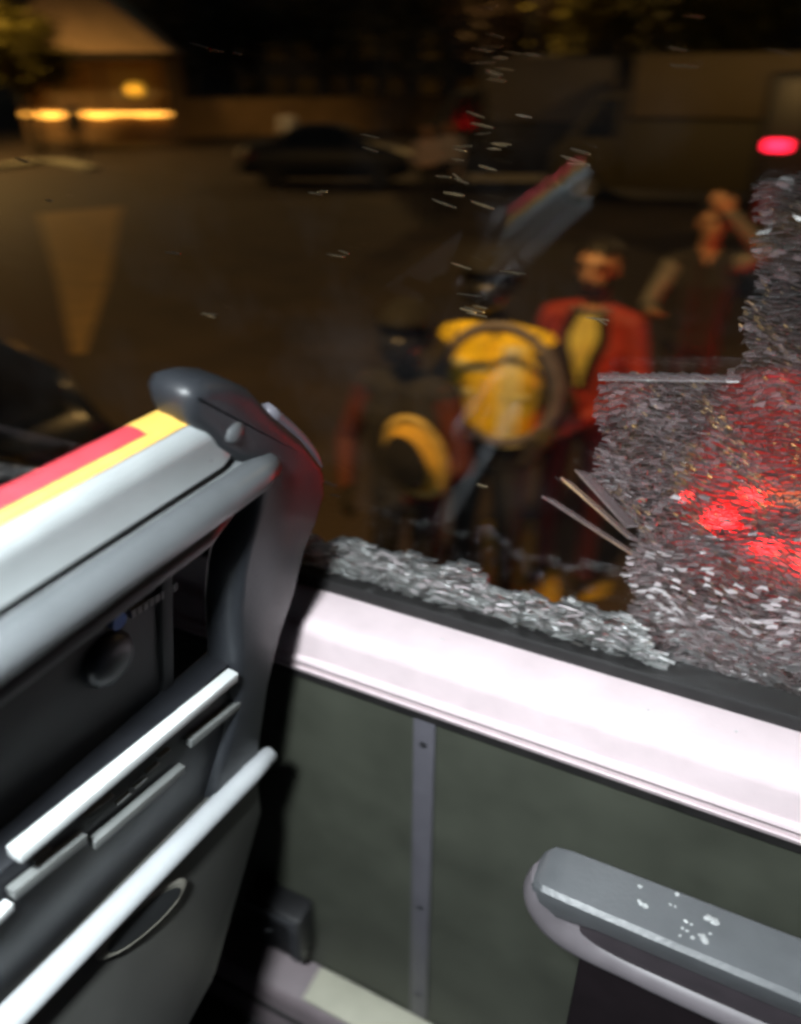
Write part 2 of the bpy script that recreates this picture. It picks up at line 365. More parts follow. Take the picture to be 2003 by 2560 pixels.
# glinting slivers that still hang along a crack up the pane
trail = [(1240, 4), (1225, 20), (1245, 92), (1238, 118), (1220, 122), (1290, 128), (1322, 142), (1246, 158), (1255, 170), (1250, 190), (1240, 212), (1200, 290), (1212, 310), (1213, 328), (1300, 296), (1254, 360), (1252, 372), (1150, 384), (1160, 400), (1208, 428), (1128, 438), (1142, 462), (1128, 478), (1132, 506), (1198, 514), (1450, 372), (1455, 404), (1150, 665), (1182, 742), (1190, 756), (1184, 768), (1196, 784), (1700, 130), (1690, 180), (1950, 130), (1745, 30), (1180, 1215), (1520, 800), (505, 112), (560, 130), (915, 345), (925, 372), (40, 405), (130, 500), (850, 640), (500, 790), (800, 480), (440, 625), (1290, 690), (820, 1210), (845, 1220)]
for px, py in trail:
    for k in range(random.choice((1, 1, 2))):
        u, v = gp(px + random.gauss(0, 14), py + random.gauss(0, 7))
        cell_mesh('glass_shard', [(u, v, random.uniform(.010, .023), random.uniform(.0008, .0019), .15, -.12, 0)], sp_m, crz, .002, random.uniform(.05, .75))
# long splinters at the edge of the hole
for pts in (((1440, 1170), (1478, 1180), (1600, 1310), (1568, 1312)), ((1358, 1236), (1388, 1246), (1606, 1388), (1580, 1380)), ((1405, 1190), (1428, 1200), (1596, 1345), (1574, 1340)), ((1498, 930), (1858, 936), (1850, 950), (1500, 946)), ((1540, 1570), (1575, 1560), (1700, 1722), (1672, 1728))):
    bm = BM(); prism(bm, [GO + GU * gp(*q)[0] + GV * gp(*q)[1] - GN * .006 for q in pts], GN * .004)
    o = obj('glass_splinter', bm, cz_m, crz); a = o.data.attributes.new('rnd', 'FLOAT', 'FACE'); a.data.foreach_set('value', [.35] * len(o.data.polygons))

# ================================================================== FRONT SEAT
SO = Vector((-.34, 0, 2.216)); rec = R(10)
SD = Vector((-math.sin(rec), 0, -math.cos(rec))); SN = Vector((math.cos(rec), 0, -math.sin(rec)))
def S(s, y, n=0.): return SO + SD * s + SN * n + Vector((0, y, 0))
seat = thing('seat_row', 'grey plastic coach seat back with red and yellow headrest trim', 'seat', (-.55, .28, FLOOR))
shell_m = mat('light_grey_shell', (.33, .355, .36), .30, var=.08, scale=20, bump=.04, bscale=300)
dk_m = mat('charcoal_plastic', (.019, .021, .025), .45, var=.15, scale=22, bump=.05, bscale=300)
dkr_m = mat('dark_recess', (.010, .011, .012), .6, var=.2)
YA, YB = -.10, .455
def sloft(name, prof, ya, yb, m, parent, round_end=0., auto=40):
    """profile of (s, n) drawn across the seat; the window end rounds off"""
    cx = sum(p[0] for p in prof) / len(prof); cn = sum(p[1] for p in prof) / len(prof)
    ys = [(ya, 1)] + ([(yb - round_end * (1 - math.sin(t)), .35 + .65 * math.cos(t)) for t in [R(a) for a in (0, 30, 55, 75, 90)]] if round_end else [(yb, 1)])
    bm = BM(); loft(bm, [[S(cx + (s - cx) * k, y, cn + (n - cn) * k) for s, n in prof] for y, k in ys])
    return obj(name, bm, m, parent, auto=auto)
# back shell: rounded top edge, groove, broad band
def arc(cs, cn, r, a0, a1, k=8): return [(cs - r * math.sin(R(a)), cn + r * math.cos(R(a))) for a in np.linspace(a0, a1, k)]
prof = [(.054, -.002), (.050, .002)] + arc(.024, -.022, .022, -14, 110, 9) + [(.034, -.042), (.054, -.046)]
shell = sloft('back_shell', prof, YA, .425, shell_m, seat, .02)
sloft('shell_band', [(.056, -.06), (.056, -.004), (.060, .001), (.074, .003), (.078, -.004), (.078, -.06)], YA, .445, mat('mid_grey_plastic', (.12, .128, .132), .4, var=.1), seat)
bm = BM(); tube(bm, [S(.074, y, .006) for y in np.linspace(YA, .44, 10)] + [S(.076, .462, .004), S(.080, .474, -.006)], [.0155] * 10 + [.013, .008], 16); obj('grab_rail', bm, mat('rail_grey', (.085, .091, .096), .33, var=.08), seat, smooth=True)
bm = BM(); tube(bm, [S(.112, y, -.004) for y in np.linspace(YA, .39, 8)] + [S(.106, .425, -.01)], .009, 12); obj('lower_rail', bm, dk_m, seat, smooth=True)
bm = BM(); box(bm, (0, 0, 0), (1, 1, 1)); bm.free()
def sbox(name, s0, s1, y0, y1, n0, n1, m, parent, bev=.002, sl=0.):
    """box on the seat back; sl shears it down towards the window"""
    bm = BM()
    a = [S(s0, y0, n0), S(s0 + sl, y1, n0), S(s1 + sl, y1, n0), S(s1, y0, n0)]
    prism(bm, a, SN * (n1 - n0), bev); return obj(name, bm, m, parent, auto=40)
sbox('rail_web', .080, .104, YA, .43, -.03, -.012, dk_m, seat)
# headrest trim panel on top: red cloth framed in yellow
red_m = mat('red_cloth', (.55, .035, .05), .85, var=.15, scale=60, bump=.25, bscale=900)
yel_m = mat('yellow_cloth', (.75, .43, .08), .85, var=.1, scale=60, bump=.25, bscale=900)
def trim(name, a0, a1, ya, yb, r, m, parent):
    bm = BM(); o_ = arc(.024, -.022, r, a0, a1, 6); i_ = arc(.024, -.022, .0205, a1, a0, 6)
    loft(bm, [[S(q, y, n) for q, n in o_ + i_] for y in (ya, yb - .006, yb)]); return obj(name, bm, m, parent, auto=60)
hd = trim('headrest_trim', 51, 68, YA, .412, .0235, yel_m, seat)
trim('end_trim', 68.3, 116,   .3422, .398, .0235, yel_m, hd)
trim('red_panel', 68.3, 108, YA, .3418, .0240, red_m, hd)
sbox('headrest_pad', .085, .18, YA, .40, -.125, -.0615, mat('charcoal_cloth', (.03, .03, .033), .9, var=.2, bump=.3, bscale=700), seat, .012)
# corner post: dark moulding that rolls over the top and runs down beside the window
def sp(px, py, n=0.):
    P = onplane(px, py, SO + SN * n, SN) - (SO + SN * n); return (P.dot(SD), P.y)
out_l = [(470, 1045), (462, 1000), (480, 962), (525, 948), (575, 950), (630, 974), (690, 1040), (760, 1100), (806, 1160), (812, 1225), (790, 1300), (762, 1370), (735, 1480), (698, 1590), (672, 1700), (650, 1850), (632, 2000)]
in_l = [(520, 2000), (565, 1850), (583, 1750), (584, 1640), (580, 1535), (590, 1440), (606, 1370), (632, 1283), (644, 1215), (634, 1170), (590, 1160), (545, 1130), (515, 1090), (480, 1065)]
cont = [Vector((*sp(*q), 0)) for q in out_l + in_l]
def inset(c, d):
    o_ = []
    for i, p in enumerate(c):
        e = (c[(i + 1) % len(c)] - c[i - 1]).normalized(); o_.append(p + Vector((-e.y, e.x, 0)) * d)
    return o_
ar = sum(cont[i - 1].x * cont[i].y - cont[i].x * cont[i - 1].y for i in range(len(cont)))
sg = 1 if ar > 0 else -1
bm = BM(); rr = [(.004, -.034), (.0, -.028), (.0, -.010), (.0012, -.004), (.004, .001), (.008, .0035), (.0125, .0045)]
loft(bm, [[S(p.x, p.y, n) for p in inset(cont, sg * d)] for d, n in rr]); post = obj('corner_post', bm, dk_m, seat, smooth=True)
ed = [S(*sp(px, py), -.012) + Vector((0, .004, 0)) for px, py in out_l[6:15]]
bm = BM(); tube(bm, smooth_path(ed, 3), .0065, 8); obj('edge_highlight', bm, mat('highlight_lavender', (.13, .125, .145), .4), post, smooth=True)  # pale tube drawn in as the highlight along the post edge
bm = BM(); ball(bm, S(*sp(575, 1075), .004), (.004, .011, .009), 2); obj('screw_cover', bm, mat('cover_grey', (.09, .095, .10), .4), post, smooth=True)
# recessed back panel with label, knob and magazine trims
back = sbox('back_panel', .112, .50, YA, .372, -.050, -.035, dkr_m, seat)
sbox('inner_frame', .118, .50, .372, .386, -.055, -.03, dkr_m, back)
bm = BM(); tube(bm, [S(*sp(300, 1555, -.03), -.030), S(*sp(300, 1555, -.03), -.0352)], .0075, 16); obj('blue_dot', bm, mat('blue_print', (.03, .10, .38), .5), back)
for k in range(8):
    s, y = sp(330 + k * 15, 1538 - k * 9.5, -.03)
    bm = BM(); prism(bm, [S(s - .004, y, -.030), S(s - .004, y + .0048, -.030), S(s + .004, y + .0048, -.030), S(s + .004, y, -.030)], SN * -.004); obj('label_stroke', bm, mat('grey_print', (.15, .14, .14), .6), back)
bm = BM(); tube(bm, [S(*sp(275, 1650, -.03), y) for y in (-.036, -.03, -.024, -.021)], [.024, .024, .020, .010], 24); obj('latch_knob', bm, mat('knob_plastic', (.022, .025, .030), .4), back, auto=50)
sil = mat('silver_trim', (.6, .63, .63), .45, .0, var=.06, scale=40)
dsl = mat('dull_trim', (.13, .137, .134), .45, .0, var=.1, scale=40)
def bar(name, s0, y0, s1, y1, wd, m, n=.0, th=.008, par=None):
    bm = BM(); prism(bm, [S(s0, y0, n), S(s1, y1, n), S(s1 + wd, y1, n), S(s0 + wd, y0, n)], SN * -th, .001); return obj(name, bm, m, par or seat, auto=40)
pocket = sbox('magazine_pocket', .262, .44, YA, .462, -.034, -.006, mat('pocket_plastic', (.013, .014, .017), .4, var=.2), seat, .003, .03)
bar('trim_strip', .252, .185, .292, .432, .012, sil, .008, .012, pocket)
bar('trim_strip', .328, .368, .350, .458, .011, dsl, .004, .008, pocket)
bar('trim_strip', .330, .250, .355, .360, .011, dsl, .004, .008, pocket)
bar('trim_strip', .292, .178, .310, .244, .012, dsl, .004, .008, pocket)
bar('trim_strip', .300, .150, .303, .176, .010, sil, .004, .008, pocket)
for s, y in ((.30, .40), (.31, .385), (.315, .33), (.318, .315), (.322, .30), (.30, .262), (.296, .248), (.32, .28), (.29, .20)):
    bar('rivet', s, y, s + .003, y + .016, .0022, dsl, .0, .005, pocket)
# tray table edge with a recessed finger slot
bm = BM(); tube(bm, [S(.405 + .198 * t * .38, .10 + .395 * t, .012) for t in np.linspace(0, 1, 12)] + [S(.481, .501, .006)], [.0125] * 11 + [.0105, .006], 16); obj('tray_rim', bm, mat('white_grey_rim', (.40, .42, .435), .3, var=.05), seat, smooth=True)
bm = BM(); prism(bm, [S(.415, .10, 0), S(.478, .488, 0), S(.565, .480, .02), S(.66, .34, .062), S(.68, .24, .07), S(.68, .10, .07)], SN * -.02, .005)
tray = obj('tray_table', bm, mat('tray_grey', (.055, .055, .051), .4, var=.2, scale=9), seat, auto=40)
def ring_pts(cs, cy, a, b, sl, n, k=24): return [S(cs + b * math.sin(t) + sl * a * math.cos(t), cy + a * math.cos(t), n + .018 + (.27 * (b * math.sin(t) + sl * a * math.cos(t)))) for t in [2 * math.pi * i / k for i in range(k)]]
bm = BM(); loft(bm, [ring_pts(.482, .283, .055, .020, .3, .0008), ring_pts(.482, .283, .050, .017, .3, .003), ring_pts(.482, .283, .040, .012, .3, .0012)]); obj('slot_surround', bm, mat('slot_beige', (.15, .145, .12), .7), tray, auto=40)
bm = BM(); loft(bm, [ring_pts(.482, .283, .044, .014, .3, .0034), ring_pts(.482, .283, .040, .012, .3, .0037)]); obj('finger_slot', bm, dkr_m, tray)
sbox('hinge_clip', .60, .612, .40, .44, .01, .02, mat('clip_grey', (.3, .3, .31), .4), seat)
# cushion, pedestal and front padding of that seat
sbox('back_cushion', .10, .78, YA, .43, -.15, -.076, mat('seat_cloth', (.02, .022, .03), .9, var=.3), seat, .02)
bm = BM(); box(bm, (-1.0, YA, 1.36), (-.50, .45, 1.48), .03); obj('seat_cushion', bm, MATS['seat_cloth'], seat, auto=50)
bm = BM(); box(bm, (-.86, .05, FLOOR), (-.62, .40, 1.355), .02); obj('pedestal', bm, dkr_m, seat, auto=50)
sbox('lower_back', .505, .86, YA, .43, -.07, -.03, dkr_m, seat)

# ================================================================== OWN ROW: armrest seat at the lower right
s2 = thing('seat_row', 'dark coach seat whose grey armrest shows at the lower right', 'seat', (.25, .3, FLOOR))
arm_m = mat('armrest_grey', (.078, .082, .087), .36, var=.14, scale=26, bump=.06, bscale=260)
A0, A1 = Vector((-.070, .444, 1.818)), Vector((.45, .434, 1.822))
def arm_ring(x, z, hw, th, yc): # flat top, crisp near edge, rounded underside
    return [(x, yc + hw, z - .004), (x, yc + hw - .004, z), (x, yc - hw + .004, z), (x, yc - hw, z - .0035), (x, yc - hw + .002, z - th * .55), (x, yc - hw + .008, z - th), (x, yc + hw - .006, z - th), (x, yc + hw, z - th * .6)]
bm = BM(); rings = []
for x, dz, hw, th in ((-.082, -.014, .012, .02), (-.078, -.006, .019, .034), (-.070, -.001, .0245, .042), (-.055, 0, .026, .040), (-.02, 0, .0265, .034), (.05, 0, .027, .033), (.45, .002, .028, .033)):
    rings.append(arm_ring(x, 1.82 + dz, hw, th, .442))
loft(bm, rings); arm = obj('armrest', bm, arm_m, s2, auto=32)
# the front end bends down and runs back as the lower bar of the loop
np_ = smooth_path([(-.066, .440, 1.806), (-.070, .440, 1.786), (-.058, .440, 1.762), (-.034, .440, 1.748), (.0, .439, 1.741), (.10, .438, 1.737), (.45, .438, 1.734)], 4)
nr_ = np.interp(np.linspace(0, 1, len(np_)), [0, .2, .45, .7, 1], [.018, .020, .0185, .014, .013])
bm = BM(); tube(bm, np_, list(nr_), 14, 1.1, 1.); obj('lower_bar', bm, mat('bar_mauve', (.105, .094, .102), .42, var=.1), arm, smooth=True)
bm = BM(); box(bm, (-.035, .430, 1.748), (.45, .458, 1.790), .004); obj('infill_panel', bm, mat('under_mauve', (.03, .024, .028), .5), arm, auto=40)
bm = BM(); box(bm, (-.030, .436, FLOOR + .15), (.5, .470, 1.732), .004); obj('side_panel', bm, mat('seat_side_black', (.006, .004, .005), .9, spec=.08), s2, auto=40)
bm = BM(); box(bm, (0.05, -.12, 1.42), (.52, .345, 1.53), .03); obj('seat_cushion', bm, MATS['seat_cloth'], s2, auto=50)
bm = BM(); box(bm, (.55, -.12, 1.45), (.66, .45, 2.2), .03); obj('backrest', bm, MATS['seat_cloth'], s2, auto=50)
# glass crumbs on the armrest and on the ledge
crumb_m = mat_crazed('loose_crumb', .25, .95, (.85, .86, .86))
def crumb(px, py, z, r, label, group):
    P = at(px, py, 'z', z); bm = BM(); ball(bm, (0, 0, 0), 1, 1)
    M3 = Matrix.Rotation(random.random() * 6, 4, 'Z')
    for v in bm.verts: v.co = M3 @ Vector((v.co.x * r * random.uniform(.8, 1.6), v.co.y * r * random.uniform(.7, 1.1), v.co.z * r * random.uniform(.4, .7)))
    zm = min(v.co.z for v in bm.verts)
    for v in bm.verts: v.co += Vector((P.x, P.y, z - zm))
    o = obj('glass_crumb', bm, crumb_m); a = o.data.attributes.new('rnd', 'FLOAT', 'FACE'); a.data.foreach_set('value', [random.uniform(.2, 1) for _ in o.data.polygons])
    tag(o, label, 'glass', group)
for px, py in ((1600, 2218), (1598, 2255), (1612, 2268), (1603, 2262), (1692, 2238), (1688, 2268), (1676, 2262), (1715, 2305), (1728, 2312), (1718, 2328), (1706, 2322), (1770, 2300), (1784, 2306), (1732, 2345), (1760, 2352), (1700, 2340), (1748, 2338), (1775, 2335)):
    crumb(px, py, 1.8203, random.choice((.0012, .0018, .0024, .0036)), 'clear broken glass crumb lying on the grey armrest', 'glass crumbs on the armrest')
for px, py in ((1386, 1695), (1620, 1776), (1560, 1700), (1105, 1600), (1840, 1830), (1500, 1720)):
    crumb(px, py, 1.8722, random.uniform(.0010, .0018), 'tiny glass crumb lying on the white window ledge', 'glass crumbs on the window ledge')

# ================================================================== STREET LAMPS (sodium)
def street_lamp(x, y, h, power, label, dx=0, dy=1.2):
    t = thing('street_lamp', label, 'street lamp', (x, y, 0), 'sodium street lamps')
    pm = mat('lamp_post_paint', (.05, .05, .05), .5)
    bm = BM(); tube(bm, [(x, y, 0), (x, y, .8), (x, y, .82), (x, y, h)], [.1, .1, .07, .05], 12); obj('post', bm, pm, t, auto=40)
    bm = BM(); tube(bm, smooth_path([(x, y, h - .1), (x + dx * .3, y + dy * .3, h + .25), (x + dx, y + dy, h + .3)], 4), .035, 8); obj('arm', bm, pm, t, smooth=True)
    bm = BM(); ball(bm, (x + dx, y + dy, h + .3), (.22, .22, .09), 2); obj('lamp_head', bm, pm, t, smooth=True)
    bm = BM(); ball(bm, (x + dx, y + dy, h + .21), (.14, .14, .05), 2); obj('bulb_cover', bm, mat('sodium_glow', (.9, .6, .3), .4, emit=(1, .55, .16), estr=20), t, smooth=True)
    l = bpy.data.lights.new('sodium', 'SPOT'); l.energy = power; l.color = (1, .575, .19); l.shadow_soft_size = .5; l.spot_size = R(165); l.spot_blend = .4
    o = bpy.data.objects.new('sodium', l); COL.objects.link(o); o.location = (x + dx, y + dy, h + .1)
street_lamp(-1.6, -3.2, 7.6, 2800, 'tall sodium street lamp standing on the other side of the coach', 0, 1.0)
street_lamp(6.5, 14.0, 7.0, 600, 'tall sodium street lamp near the pale vans', -1.2, 0)
street_lamp(-27.5, 16.5, 7.0, 4300, 'tall sodium street lamp near the kiosk', .6, 1.0)
street_lamp(-10.5, 33.0, 7.6, 1300, 'tall sodium lamp added to light the trees and the tan wall', 0, -1.0)  # added lamp, brightens the trees, wall and backs of the vans

# ================================================================== PEOPLE
def capsule_field(caps):
    """joined tapered capsules as one bmesh"""
    bm = BM()
    for a, b, ra, rb, _ in caps:
        a = Vector(a); b = Vector(b); d = b - a; L = d.length
        q = d.to_track_quat('Z', 'Y') if L > 1e-6 else Matrix.Identity(3).to_quaternion()
        rings = []
        N = 12
        prof = [(-ra * math.cos(R(t)), ra * math.sin(R(t))) for t in (12, 40, 65)] + [(0, ra), (L, rb)] + [(L + rb * math.cos(R(t)), rb * math.sin(R(t))) for t in (65, 40, 12)]
        for z, r in prof: rings.append([a + q @ Vector((r * math.cos(2 * math.pi * k / N), r * math.sin(2 * math.pi * k / N), z)) for k in range(N)])
        loft(bm, rings)
    return bm
def person(label, loc, yaw, h=1.75, top=None, bottom=None, skin=None, shoe=None, pose=None, voxel=.010, group=None, lean=0., hairm=None, build=1., beard=False, helmet=None, face=True, sleeve=None):
    k = h / 1.75; pose = pose or {}
    P = {'pel': (0, 0, .95), 'chest': (0, .0, 1.28), 'neck': (0, .01, 1.47), 'head': (0, -.015, 1.635),
         'shL': (.185, .0, 1.41), 'shR': (-.185, .0, 1.41), 'elL': (.25, .02, 1.13), 'elR': (-.25, .02, 1.13), 'wrL': (.24, -.10, .90), 'wrR': (-.24, -.10, .90),
         'hiL': (.09, 0, .92), 'hiR': (-.09, 0, .92), 'knL': (.11, -.02, .50), 'knR': (-.11, -.02, .50), 'anL': (.12, .02, .08), 'anR': (-.12, .02, .08)}
    P.update(pose); P = {a: Vector(b) for a, b in P.items()}
    if lean:
        for a in ('chest', 'neck', 'head', 'shL', 'shR'):
            q = P[a] - P['pel']; P[a] = P['pel'] + Matrix.Rotation(lean, 3, 'X') @ q
    B = build; c = []
    def cap(a, b, ra, rb, t): c.append((a, b, ra, rb, t))
    hd = P['head']
    # trunk
    for s in (-1, 1):
        o = Vector((s * .065 * B, 0, 0))
        cap(P['pel'] + o + Vector((0, 0, -.03)), P['pel'] + o + Vector((0, 0, .09)), .105 * B, .10 * B, 3)
        cap(P['pel'] + o + Vector((0, 0, .09)), P['chest'] + o * 1.2, .105 * B, .118 * B, 1)
        cap(P['chest'] + o * 1.2, P['chest'].lerp(P['neck'], .55) + o * 1.1, .118 * B, .09 * B, 1)
        sd = 'L' if s > 0 else 'R'
        sl = 1 if sleeve is None else 5
        cap(P['neck'] + Vector((s * .05, 0, -.03)), P['sh' + sd], .06, .062 * B, 1)
        cap(P['sh' + sd], P['el' + sd], .062 * B, .050 * B, sl); cap(P['el' + sd], P['wr' + sd], .049 * B, .036 * B, sl)
        # hand: palm, four fingers, thumb
        w = P['wr' + sd]; d = (w - P['el' + sd]).normalized(); side = d.cross(Vector((0, 1, .3))).normalized(); nr = side.cross(d)
        palm = w + d * .085
        for e in (-.022, 0, .022): cap(w + d * .015 + side * e * .7, palm + side * e, .018, .015, 2)
        for i, (e, ln) in enumerate(((-.032, .068), (-.011, .078), (.011, .073), (.032, .056))):
            p0 = palm + side * e; p1 = p0 + d * ln * .5 + nr * .008; p2 = p1 + d * ln * .36 + nr * .025
            cap(p0, p1, .0105, .0095, 2); cap(p1, p2, .0095, .008, 2)
        th0 = w + d * .03 - side * .03; th1 = th0 + d * .035 - side * .028 + nr * .012; cap(th0, th1, .013, .0115, 2); cap(th1, th1 + d * .03 - side * .004, .011, .009, 2)
        # leg and shoe
        cap(P['hi' + sd], P['kn' + sd], .088 * B, .062, 3); cap(P['kn' + sd], P['an' + sd], .062, .045, 3)
        an = P['an' + sd]; cap(an + Vector((0, .03, -.035)), an + Vector((0, -.15, -.045)), .044, .034, 4)
    # neck and head
    cap(P['neck'] + Vector((0, 0, -.05)), hd + Vector((0, .015, -.06)), .058, .052, 2)
    cap(hd + Vector((0, .022, .030)), hd + Vector((0, -.012, .028)), .083, .078, 2)
    cap(hd + Vector((0, -.02, .0)), hd + Vector((0, -.032, -.075)), .070, .045, 2)
    cap(hd + Vector((0, -.092, .012)), hd + Vector((0, -.108, -.022)), .011, .015, 2)       # nose
    for s in (-1, 1):
        cap(hd + Vector((s * .080, .012, .014)), hd + Vector((s * .078, .012, -.026)), .014, .011, 2)   # ear
        cap(hd + Vector((s * .018, -.084, .030)), hd + Vector((s * .048, -.072, .030)), .011, .010, 2)   # brow
    cap(hd + Vector((-.02, -.086, -.055)), hd + Vector((.02, -.086, -.055)), .010, .010, 2)   # lips
    T = Matrix.Translation(loc) @ Matrix.Rotation(yaw, 4, 'Z') @ Matrix.Scale(k, 4)
    root = thing('person', label, 'person', loc, group)
    bm = capsule_field(c); me = bpy.data.meshes.new('tmp'); bm.to_mesh(me); bm.free()
    o = bpy.data.objects.new('tmp', me); COL.objects.link(o)
    r = o.modifiers.new('r', 'REMESH'); r.mode = 'VOXEL'; r.voxel_size = voxel
    sm = o.modifiers.new('s', 'SMOOTH'); sm.factor = .5; sm.iterations = 3
    me2 = bpy.data.meshes.new_from_object(o.evaluated_get(bpy.context.evaluated_depsgraph_get()))
    bpy.data.objects.remove(o); bpy.data.meshes.remove(me)
    n = len(me2.polygons); ce = np.empty(n * 3); me2.polygons.foreach_get('center', ce); ce = ce.reshape(-1, 3)
    best = np.full(n, 1e9); idx = np.zeros(n, int)
    for a, b, ra, rb, t in c:
        a = np.array(a); d = np.array(b) - a; L2 = max(d @ d, 1e-9); u = np.clip(((ce - a) @ d) / L2, 0, 1)
        ds = np.linalg.norm(ce - a - u[:, None] * d, axis=1) - (ra + (rb - ra) * u)
        m_ = ds < best; best[m_] = ds[m_]; idx[m_] = t
    me2.materials.clear()
    for m_ in (top, skin, bottom, shoe, sleeve or top): me2.materials.append(m_)
    me2.polygons.foreach_set('material_index', (idx - 1).astype(np.int32))
    bvh = BVHTree.FromPolygons([v.co.copy() for v in me2.vertices], [tuple(p.vertices) for p in me2.polygons])
    me2.transform(T); body = finish('body', me2, None, root, True)
    def child(name, bm, m, par=None, smooth=True, **kw):
        bm.transform(T); return obj(name, bm, m, par or root, smooth, **kw)
    if helmet is None and hairm is not None:
        bm = BM(); ball(bm, hd + Vector((0, .018, .040)), (.090, .108, .092), 3)
        bmesh.ops.delete(bm, geom=[v for v in bm.verts if (v.co - hd).z < (.062 if (v.co - hd).y < -.02 else -.035) + .02 * math.sin(v.co.x * 90)], context='VERTS')
        for v in bm.verts: v.co += (v.co - hd).normalized() * random.uniform(0, .008)
        child('hair', bm, hairm)
    if beard:
        bm = BM(); ball(bm, hd + Vector((0, -.026, -.055)), (.066, .062, .064), 3)
        bmesh.ops.delete(bm, geom=[v for v in bm.verts if (v.co - hd).z > -.045 - .02 * (1 if abs(v.co.x) < .022 and (v.co - hd).z > -.07 else 0) + .5 * max(0, abs(v.co.x) - .035)], context='VERTS')
        for v in bm.verts: v.co += (v.co - hd).normalized() * random.uniform(0, .006)
        child('beard', bm, hairm)
        bm = BM(); tube(bm, [hd + Vector((x, -.098 + abs(x) * .35, -.043 - abs(x) * .25)) for x in (-.035, -.018, 0, .018, .035)], .007, 6); child('moustache', bm, hairm)
    if face:
        for s in (-1, 1):
            bm = BM(); ball(bm, hd + Vector((s * .032, -.076, .010)), (.014, .010, .008), 2); child('eye', bm, mat('eye_dark', (.03, .02, .015), .2))
            bm = BM(); tube(bm, [hd + Vector((s * .014, -.094, .028)), hd + Vector((s * .034, -.089, .034)), hd + Vector((s * .052, -.076, .030))], .0055, 6); child('eyebrow', bm, hairm or mat('eye_dark', (.03, .02, .015), .2))
    if helmet is not None:
        bm = BM(); ball(bm, hd + Vector((0, .014, .040)), (.125, .145, .125), 3)
        bmesh.ops.delete(bm, geom=[v for v in bm.verts if (v.co - hd).z < -.04 or ((v.co - hd).z < .05 and (v.co - hd).y < -.04)], context='VERTS')
        bmesh.ops.solidify(bm, geom=bm.faces[:], thickness=.008); hm = child('helmet', bm, helmet)
        bm = BM(); ball(bm, hd + Vector((0, .005, .0)), (.112, .142, .125), 3)
        bmesh.ops.delete(bm, geom=[v for v in bm.verts if (v.co - hd).y > -.045 or (v.co - hd).z > .062 or (v.co - hd).z < -.10], context='VERTS')
        bmesh.ops.solidify(bm, geom=bm.faces[:], thickness=.004); child('visor', bm, mat('dark_visor', (.012, .011, .010), .25), hm)
    return root, T, bvh, child, P
def drape(bvh, pts, wd, off=.006, frm=-1.):
    """a ribbon laid on the front of the body through (x, z) points"""
    bm = BM(); rows = []
    pts = smooth_path([Vector((x, 0, z)) for x, z in pts], 5)
    for i, p in enumerate(pts):
        d = (pts[min(i + 1, len(pts) - 1)] - pts[max(i - 1, 0)]).normalized(); s = Vector((d.z, 0, -d.x))
        wi = wd if not isinstance(wd, (list, tuple)) else wd[0] + (wd[1] - wd[0]) * i / (len(pts) - 1)
        row = []
        for e in (-.5, -.17, .17, .5):
            q = p + s * wi * e; hit = bvh.ray_cast(Vector((q.x, frm, q.z)), Vector((0, -math.copysign(1, frm), 0)))[0]
            y = hit.y if hit else (rows[-1][0].y if rows else 0)
            row.append(Vector((q.x, y + math.copysign(off, frm), q.z)))
        rows.append(row)
    loft(bm, rows, closed=False, caps=False); bmesh.ops.solidify(bm, geom=bm.faces[:], thickness=.005); return bm

sk = mat('skin', (.42, .23, .14), .5, var=.1, scale=30)
hair = mat('dark_hair', (.012, .010, .010), .55, var=.3, scale=80)
redj = mat('orange_red_jacket', (.27, .022, .012), .7, var=.3, scale=9, bump=.3, bscale=40)
dkred = mat('dark_red_trousers', (.09, .012, .008), .8, var=.3, scale=9)
blkc = mat('black_cloth', (.013, .012, .012), .85, var=.3, scale=14, bump=.3, bscale=40)
shoem = mat('black_shoe', (.012, .011, .01), .5)
yelsh = mat('yellow_shirt', (1., .84, .22), .75, var=.15, scale=10, bump=.2, bscale=50)
hiv = mat('yellow_hi_vis', (.86, .60, .006), .7, var=.2, scale=10, bump=.3, bscale=40)
tape = mat('orange_reflective_tape', (1., .95, .55), .35, var=.06, scale=30)
gry = mat('grey_cloth', (.17, .16, .15), .8, var=.2, scale=10)
pale = mat('pale_cloth', (.36, .32, .34), .85, var=.15, scale=8)
grn = mat('dark_blue_cloth', (.02, .022, .03), .85, var=.3, scale=10)

# bearded man with the red jacket
hp = at(1497, 672, 'y', 3.50); f = hp - Vector((0, 0, 0))
K1 = hp.z / 1.635; base1 = (hp.x, 3.52, 0)
r1, T1, bv, ch, P1 = person('bearded man in open orange-red jacket over a yellow shirt, hands clasped', base1, R(-8), 1.75 * K1, redj, dkred, sk, shoem,
    {'elL': (.27, -.04, 1.15), 'elR': (-.27, -.04, 1.15), 'wrL': (.085, -.235, 1.03), 'wrR': (-.085, -.235, 1.05)}, .008, hairm=hair, beard=True, build=.97)
ch('shirt_front', drape(bv, [(0, 1.46), (0, 1.36), (0, 1.24), (0, 1.13)], [.16, .07], .006), yelsh)
ch('jacket_lapel', drape(bv, [(-.055, 1.47), (-.088, 1.36), (-.055, 1.24), (-.022, 1.12)], .050, .010), blkc)
ch('jacket_lapel', drape(bv, [(.055, 1.47), (.088, 1.36), (.055, 1.24), (.022, 1.12)], .050, .010), blkc)
ch('collar', drape(bv, [(-.075, 1.475), (-.03, 1.455), (.03, 1.455), (.075, 1.475)], .022, .010), mat('collar_grey', (.25, .24, .22), .8))

